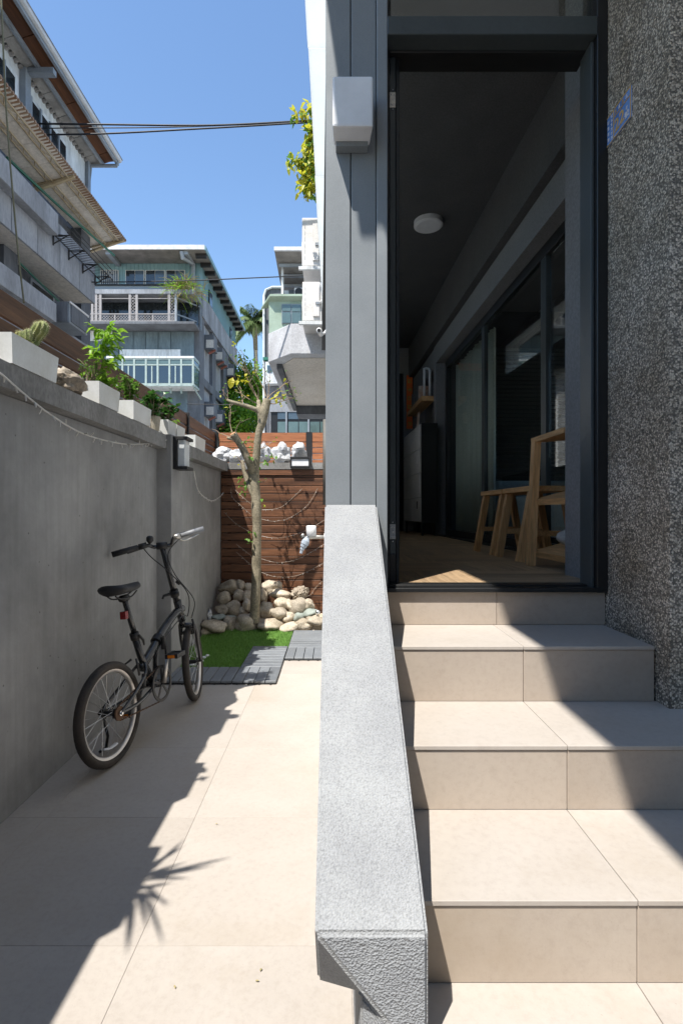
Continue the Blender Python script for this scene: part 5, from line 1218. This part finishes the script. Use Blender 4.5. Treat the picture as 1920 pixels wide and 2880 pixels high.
# enclosed balcony
eb = sub('enclosed_balcony', tb_); YBe = YBb-1.0; k2 = YBe/1433
def eX(x): return (x-938)*k2
def eZ(y): return H+(1440-y)*k2
mb = MB(); mb.box((eX(300), YBe+.05, eZ(1088)), (eX(544), YBb-.045, eZ(1076))); mb.box((eX(300), YBe-.05, eZ(1008)), (eX(546), YBb-.045, eZ(1002))); mb.build('slab', m_bwhite, eb)
mb = MB(); mb.box((eX(300), YBe+.3, eZ(1076)), (eX(540), YBe+.4, eZ(1008))); mb.build('back_panel', m_wing, eb)
for x in (302, 345, 378, 411, 444, 477, 510, 543): piece('post', (eX(x)-.05, YBe-.03, eZ(1084)), (eX(x)+.05, YBe+.06, eZ(1006)), m_mint, eb, 0)
for ya, yb in ((1012, 1008), (1028, 1024), (1086, 1078)): piece('rail', (eX(300), YBe-.02, eZ(ya)), (eX(543), YBe+.05, eZ(yb)), m_mint, eb, 0)
for q, x in enumerate((302,345,378,411,444,477,510)):
    x2 = (345,378,411,444,477,510,543)[q]; piece('pane', (eX(x)+.06, YBe, eZ(1077)), (eX(x2)-.06, YBe+.03, eZ(1029)), m_glassd, eb, 0); piece('pane', (eX(x)+.06, YBe, eZ(1023)), (eX(x2)-.06, YBe+.03, eZ(1013)), m_wing, eb, 0)
    if q % 2: piece('sash', (eX((x+x2)/2)-.03, YBe-.015, eZ(1077)), (eX((x+x2)/2)+.03, YBe+.02, eZ(1029)), m_mint, eb, 0)
piece('side_pane', (eX(544), YBe, eZ(1078)), (eX(544)+.04, YBb-.05, eZ(1009)), m_winb, eb, 0)
for z in (1084, 1026, 1008): piece('rail', (eX(544)-.01, YBe, eZ(z)-.06), (eX(544)+.07, YBb-.05, eZ(z)+.06), m_mint, eb, 0)
mb = MB(); mb.bar((eX(543), YBe+.1, eZ(1088)), (eX(552), YBb, eZ(1112)), .06, .06); mb.build('strut', m_mint, eb)
for x in (475, 505): piece('strut', (eX(x)-.04, YBe+.3, eZ(1102)), (eX(x)+.04, YBe+.4, eZ(1088.2)), m_mint, eb)
gt = root('grass_tuft', (bX(530), YBb-.8, bZ(840)), 'tuft of dry grass growing on the teal building ledge', 'grass tuft'); random.seed(31)
mb = MB()
for q in range(420):
    a = random.uniform(0,6.28); d = Vector((math.cos(a)*.8, math.sin(a)*.6, random.uniform(-.2,1.2))); mb.leaf((bX(530)+random.gauss(0,.35), YBb-.9+random.gauss(0,.15), bZ(836)+random.uniform(-.5,.3)), d, (0,0,1), random.uniform(.4,.9), .04, 1.1, 0 if random.random() < .6 else 1)
mb.build('blades', [m_dry, m_leafl], gt)
# ================================================================== building behind, right
Yr = 20.0; kr = Yr/1433
def rX(x): return (x-938)*kr
def rZ(y): return H+(1440-y)*kr
def a3(x, y): return 620+x/3.459, 580+y/3.459
rb = root('green_bay_building', (0, 22, -.03), 'grey building with mossy green bay and shed roof behind the end fence', 'building')
def rbox(name, x0, y0, x1, y1, d0, d1, mat, par=rb, bevel=0):
    (xa, ya), (xb, yb) = a3(x0, y0), a3(x1, y1); return piece(name, (rX(xa), Yr+d0, rZ(yb)), (rX(xb), Yr+d1, rZ(ya)), mat, par, bevel)
mb = MB(); (xa, ya), (xb, yb) = a3(412, 745), a3(600, 2300); x0, x1, z1 = rX(xa), rX(xb), rZ(ya); r_ = .32
pl = [(x0, rZ(yb)), (x1, rZ(yb)), (x1, z1)] + [(x0+r_-r_*math.cos(t_), z1-r_+r_*math.sin(t_)) for t_ in [math.pi/2*(1-i/8) for i in range(9)]]
n_ = len(pl); mb.add([(x, Yr+.5, z) for x, z in pl]+[(x, Yr+3, z) for x, z in pl], [tuple(range(n_)), tuple(range(n_, 2*n_))[::-1]]+[(i, n_+i, n_+(i+1) % n_, (i+1) % n_) for i in range(n_)]); mb.build('stair_tower', m_bconcd, rb)
mb = MB(); mb.tube([(x0-.02, Yr+.45, rZ(yb)), (x0-.02, Yr+.45, z1-r_), (x0+.06, Yr+.45, z1-.08), (x0+r_, Yr+.45, z1+.03), (x1, Yr+.45, z1+.03)], .05, 8); mb.build('white_pipe', m_bwhite, rb)
rbox('upper_wall', 590, 690, 1000, 900, 1.2, 3, m_bwhite); rbox('main_wall', 470, 900, 1100, 2500, .3, 3, m_bconc); rbox('lattice_vent', 640, 690, 790, 740, 1.1, 1.19, m_bconcd)
rbox('shed_post', 580, 515, 602, 880, .4, .55, m_bwhite); 
mb = MB(); (xa, ya), (xb, yb) = a3(542, 515), a3(1000, 690); mb.add([(rX(xa), Yr-.6, rZ(ya)), (rX(xb), Yr-.6, rZ(ya)), (rX(xb), Yr+2.2, rZ(ya)-.35), (rX(xa), Yr+2.2, rZ(ya)-.35)] + [(rX(xa), Yr-.6, rZ(ya)+.1), (rX(xb), Yr-.6, rZ(ya)+.1), (rX(xb), Yr+2.2, rZ(ya)-.25), (rX(xa), Yr+2.2, rZ(ya)-.25)], [(0,3,2,1),(4,5,6,7),(0,1,5,4),(1,2,6,5),(2,3,7,6),(3,0,4,7)]); mb.build('shed_roof', m_corr, rb)
rbox('roof_fascia', 540, 482, 1000, 517, -.7, -.61, m_roofw)
for q in range(3): piece('rafter', (rX(a3(560,0)[0]), Yr+.1+.7*q, rZ(a3(0,515)[1])-.22-.09*q), (rX(a3(800,0)[0]), Yr+.2+.7*q, rZ(a3(0,515)[1])-.12-.09*q), m_gutter, rb, 0)
mb = MB(); (xa, ya), (xb, yb) = a3(490, 885), a3(1000, 905); (xc, yc) = a3(385, 955); mb.add([(rX(xa), Yr-.3, rZ(ya)), (rX(xb), Yr-.3, rZ(ya)), (rX(xb), Yr+.3, rZ(ya)), (rX(xc), Yr+.3, rZ(yc)), (rX(xa), Yr-.3, rZ(yb)), (rX(xb), Yr-.3, rZ(yb)), (rX(xb), Yr+.3, rZ(yb)), (rX(xc), Yr+.3, rZ(yc)-.06)], [(0,1,2,3),(7,6,5,4),(0,4,5,1),(3,2,6,7),(0,3,7,4),(1,5,6,2)]); mb.build('green_awning', m_green, rb)
rbox('bay_wall', 472, 908, 1000, 1250, -.05, .29, m_green)
bwn = sub('window', rb); rbox('frame', 597, 960, 785, 1150, -.09, -.051, m_gutter, bwn)
for (x0, y0, x1, y1) in ((602,970,685,1030),(695,970,780,1035),(602,1045,685,1145),(695,1045,780,1145)): rbox('pane', x0, y0, x1, y1, -.12, -.091, m_wing, bwn)
rbox('green_stripe', 405, 1452, 455, 1478, .2, .49, m_greenpipe); rbox('white_bay', 440, 1520, 700, 1730, -.1, .28, m_bwhite)
wn = sub('window', rb); rbox('pane', 462, 1560, 500, 1620, -.13, -.101, m_winb, wn); rbox('frame', 455, 1553, 507, 1627, -.1005, -.09, m_tealw, wn)
rbox('ground_wall', 480, 1880, 1100, 2000, .0, .29, m_panel)
gw = sub('shopfront_window', rb); rbox('frame', 488, 1995, 1100, 2290, .05, .2, m_black, gw)
for q in range(7):
    x0 = 555+104*q; rbox('pane', x0, 2005, x0+95, 2070, .03, .049, m_winb, gw); rbox('pane', x0, 2095, x0+95, 2200, .03, .049, m_wing, gw)
for q in range(3): rbox('column', 640+216*q-8, 1995, 640+216*q+8, 2290, -.02, .029, m_gutter, gw)
rac = root('roof_aircon', (rX(850), Yr, rZ(820)), 'round fan air conditioner under the shed roof behind', 'air conditioner')
rbox('housing', 708, 735, 800, 830, .5, .9, m_acw, rac, .02); (xa, ya) = a3(755, 783); mb = MB(); mb.lathe((rX(xa), Yr+.49, rZ(ya)), [(.17,0),(.17,-.02)], 24, 'y'); mb.build('fan_grille', m_plblk, rac)
rbox('bracket', 700, 832, 810, 842, .5, 1.19, m_bconcd, rac)
# ================================================================== concrete balcony and air conditioners on the side of the house row
Yc = 9.66; zb_ = H+3.0
cbk = root('concrete_balcony', (-.5, 12, zb_), 'pale concrete balcony with chamfered corner and cream underside', 'balcony')
X0 = -.83; X1 = -1.31
o = [(.2, Yc), (X0+.02, Yc), (X1, Yc+.55), (X1, 15.2), (.2, 15.2)]
mb = MB(); mb.prism(o, zb_, zb_+.575); 
ms = M('balcony_concrete', (.6,.61,.63), (.44,.44,.45), rough=.9, sc=2.2, fine=30, famt=.12, bump=.2, bsc=20)
mb.build('parapet', ms, cbk, bevel=.012)
mb = MB(); mb.prism([(.18, Yc+.25), (X0+.05, Yc+.25), (X1+.28, Yc+.7), (X1+.28, 14.3), (.18, 14.3)], zb_-.012, zb_-.001); mb.build('underside_panel', m_under, cbk)
mb = MB(); mb.prism([(X1+.16, Yc+.66), (X1+.27, Yc+.66), (X1+.27, 14.6), (X1+.16, 14.6)], zb_-.1, zb_-.001); mb.prism([(.18, 14.31), (X1+.27, 14.31), (X1+.27, 15.1), (.18, 15.1)], zb_-.25, zb_-.001); mb.build('beam', m_bconcd, cbk)
hn = root('neighbour_house', (2, 12, -.03), 'white neighbouring house wall behind the balcony', 'house')
mb = MB(); mb.box((-.03, 8.41, -.03), (4, 18, H+7)); mb.build('wall', m_bwhite, hn)
def acu(p0, p1, p2, p3, Y, label):
    r = root('outdoor_aircon', P(p0, p3, Y), label, 'air conditioner', 'outdoor air conditioners stacked on the side wall')
    a = P(p0, p3, Y); b = P(p2, p1, Y); W = .34; 
    mb = MB(); mb.box((a.x, Y, a.z), (a.x+W, Y+.85, b.z)); mb.build('housing', m_acw, r, bevel=.015)
    for k in range(6): piece('side_slot', (a.x+.05+.0*k, Y-.006, a.z+(b.z-a.z)*(.12+.13*k)), (a.x+.055, Y-.001, a.z+(b.z-a.z)*(.2+.13*k)), m_gutter, r, 0)
    piece('side_handle', (a.x+.19, Y-.03, a.z+(b.z-a.z)*.1), (a.x+.30, Y-.001, a.z+(b.z-a.z)*.86), m_acw, r, .004); piece('valve_cover', (a.x+.235, Y-.05, a.z+(b.z-a.z)*.40), (a.x+.31, Y-.031, a.z+(b.z-a.z)*.46), m_gutter, r, .002)
    mb = MB(); mb.lathe((a.x-.001, Y+.5, (a.z+b.z)/2), [(.25,0),(.25,-.02),(.2,-.025)], 20, 'x'); mb.build('fan_grille', m_acw, r)
    piece('bracket', (a.x-.06, Y-.02, a.z-.07), (.0, Y+.03, a.z-.012), m_bwhite, r, .003); piece('bracket', (a.x-.02, Y+.75, a.z-.07), (.0, Y+.8, a.z-.012), m_bwhite, r, .003)
    mb = MB(); mb.tube(spl([(a.x+.3, Y-.01, a.z+.3), (a.x+.36, Y-.05, a.z+.34), (a.x+.45, Y-.02, a.z+.45)]), .025, 8); mb.build('pipe', m_acw, r)
acu(849, 612, 895, 748, 9.0, 'upper white outdoor air conditioner on the side wall'); acu(850, 792, 895, 902, 9.0, 'lower white outdoor air conditioner just above the concrete balcony')
# ================================================================== trees far away
def crown(r, c, rad, n_, sz, mats, seed, name='crown'):
    rd = random.Random(seed); mb = MB(); cl = [Vector((rd.gauss(0,.45), rd.gauss(0,.45), rd.gauss(0,.45))) for _ in range(26)]
    for q in range(n_):
        b = rd.choice(cl); d = Vector((rd.gauss(0,.2), rd.gauss(0,.2), rd.gauss(0,.17))); p = b + d
        if p.length > 1.25: continue
        p = Vector((c[0]+p.x*rad[0], c[1]+p.y*rad[1], c[2]+p.z*rad[2])); mb.leaf(p, (rd.gauss(0,1), rd.gauss(0,1), rd.gauss(-.2,.6)), (rd.gauss(0,.5), rd.gauss(0,.5), 1), sz*rd.uniform(.6,1.3), sz*.5, .4, rd.choice(range(len(mats))))
    mb.build(name, mats, r)
def tree(base, top, rad, n_, sz, mats, seed, label):
    r = root('green_tree', base, label, 'tree'); mb = MB(); mb.tube([base, Vector(base).lerp(Vector(top),.5)+Vector((.1,0,0)), top], [.2,.16,.08], 8)
    rd = random.Random(seed)
    for q in range(5): e = Vector(top)+Vector((rd.gauss(0,.5)*rad[0], rd.gauss(0,.5)*rad[1], rd.uniform(-.4,.5)*rad[2])); mb.tube([Vector(base).lerp(Vector(top),.6+.08*q), e], [.08,.03], 5)
    mb.build('trunk', m_bark, r); crown(r, top, rad, n_, sz, mats, seed); return r
tree((-5.9,34,-.03), (-5.9,34,7.2), (2.1,1.6,2.4), 5200, .30, [m_leafl, m_leafl, m_leaf], 2, 'bright green tree beyond the fence beside the teal building')
tree((-6.2,37,-.03), (-6.2,37,10.0), (2.0,1.6,2.2), 5200, .30, [m_leafl, m_leafl, m_leaf], 3, 'taller green tree in the gap between the buildings')
tree((-4.6,36,-.03), (-4.7,36,5.0), (1.8,1.4,2.0), 3600, .28, [m_leafl, m_leafl, m_leaf], 4, 'low green tree in the gap just above the end fence')
pt = root('palm_tree', P(719, 1440, 45)*1.0, 'tall palm with drooping fronds between the buildings', 'tree'); pt.location.z = -.03; OFF[pt] = pt.location.copy()
pc_ = P(716, 905, 45); mb = MB(); b_ = P(722, 1250, 45); mb.tube([Vector((b_.x, 45, -.03)), P(721, 1100, 45), P(719, 985, 45)], [.26,.22,.18], 10); mb.tube([P(719, 985, 45), P(717, 930, 45), pc_], [.2,.22,.12], 10); mb.build('trunk', m_bark, pt, smooth=True)
mb = MB(); rd = random.Random(6)
for q in range(24):
    a = 2*math.pi*q/24 + rd.uniform(-.15,.15); el = rd.uniform(-.25, 1.1); L_ = rd.uniform(1.7,2.3); hd_ = Vector((math.cos(a), math.sin(a), 0)); pts = []
    for i in range(9): u = i/8; pts.append(pc_ + hd_*(L_*u*math.cos(el)*.95) + Vector((0,0, L_*u*math.sin(el) - 1.3*u*u*(1.0 if el < .8 else .5))))
    mb.tube(pts, [.04*(1-.1*i) for i in range(9)], 4)
    for i in range(1, 9):
        for w2 in range(6):
            p = pts[i-1].lerp(pts[i], w2/6); t_ = (pts[i]-pts[i-1]).normalized(); sdv = t_.cross(Vector((0,0,1))).normalized()
            for sg in (1,-1): mb.leaf(p, sdv*sg + t_*.5 + Vector((0,0,-.55-rd.random()*.4)), (0,0,1), rd.uniform(.5,.85), .09, .3)
mb.build('fronds', M('palm_leaf', (.20,.27,.10), (.12,.19,.06), rough=.5, sc=2, trans=.35), pt)
# creeper hanging from the roof edge
cv = root('yellow_creeper', P(870, 320, 8.3), 'yellow green leafy branch hanging beside the white eave', 'plant'); mb = MB(); sm = MB(); random.seed(17)
for (x0, y0, x1, y1, n_) in ((905,300,828,322,30), (900,330,860,420,45), (895,380,850,470,45), (905,440,815,455,42), (900,480,845,500,26), (905,505,850,535,36), (900,350,870,400,45), (905,420,872,480,40), (900,520,874,545,26)):
    a = P(x0, y0, 8.3); b = P(x1, y1, 8.3); sm.tube([a, a.lerp(b,.5)+Vector((0,0,.04)), b], [.012,.008,.004], 5)
    for q in range(n_*2): u = random.uniform(.15,1); p = a.lerp(b, u); mb.leaf(p+Vector((random.gauss(0,.05),random.gauss(0,.05),random.gauss(0,.05))), (random.gauss(-.2,.7),random.gauss(0,.7),random.gauss(-.5,.6)), (random.gauss(0,.4),random.gauss(0,.4),1), random.uniform(.10,.17), .055, .4, 0 if random.random() < .72 else 1)
sm.build('stems', m_twig, cv); mb.build('leaves', [m_leafy, m_leaf], cv)
# ================================================================== house across the street, behind the viewer
oh = root('street_house', (4, -7, -.03), 'plain grey house across the street, outside the picture', 'house')
mb = MB(); mb.box((-2.2, -10, -.03), (12, -4.6, 9)); mb.build('wall', m_bconc, oh)
for z in (1.0, 4.2):
    for x in (-1.4, .9, 3.4, 6): piece('window', (x, -4.6, z), (x+1.5, -4.56, z+1.6), m_win, oh, 0)
piece('roof', (-2.4, -10.2, 9.001), (12.3, -4.4, 9.2), m_corr, oh, 0)
# small dry bits on the patio floor
for k, (px, py) in enumerate(((717,2763),(493,2785),(737,2727),(605,2320))):
    Y = H*1433/(py-1440); p = P(px, py, Y); mb = MB(); mb.leaf((p.x, p.y, .004), (math.cos(k*2.1), math.sin(k*2.1), .05), (0,0,1), .011, .005, -.2)
    tag(mb.build('fallen_leaf', m_dry), ('brown curled leaf bit on the tiles near the parapet foot', 'thin brown leaf bit in the middle of the nearest tile', 'tiny brown leaf bit just beyond the curled one', 'small leaf bit on the tile beyond the palm shadow')[k], 'leaf')
# ================================================================== overhead cables
def cable(pts, r_, label, mat=m_cable): mb = MB(); mb.tube(spl(pts, 10), r_, 6); tag(mb.build('cable', mat, smooth=True), label, 'cable', 'overhead cables')
cable([P(-120,345,8.4), P(300,350,8.4), P(600,352,8.4), P(880,338,8.4)], .014, 'upper black cable stretched across the sky'); cable([P(-120,362,8.4), P(200,360,8.4), P(500,357,8.4), P(880,342,8.4)], .008, 'thin middle cable stretched across the sky'); cable([P(-120,379,8.4), P(250,377,8.4), P(560,362,8.4), P(890,343,8.4)], .013, 'lower black cable stretched across the sky')
cable([P(-100,782,9.0), P(200,793,9.2), P(500,790,9.6), P(700,782,9.8), P(860,775,10)], .010, 'thin cable passing in front of the teal building'); cable([P(2,-60,6.0), P(18,300,6.0), P(45,640,6.0), P(68,852,6.0)], .010, 'old rope hanging down past the rusty awning', m_rope)
cable([P(525,1136,9.0), P(640,1138,9.0), P(700,1135,9.0)], .006, 'thin wire behind the pruned tree branch')
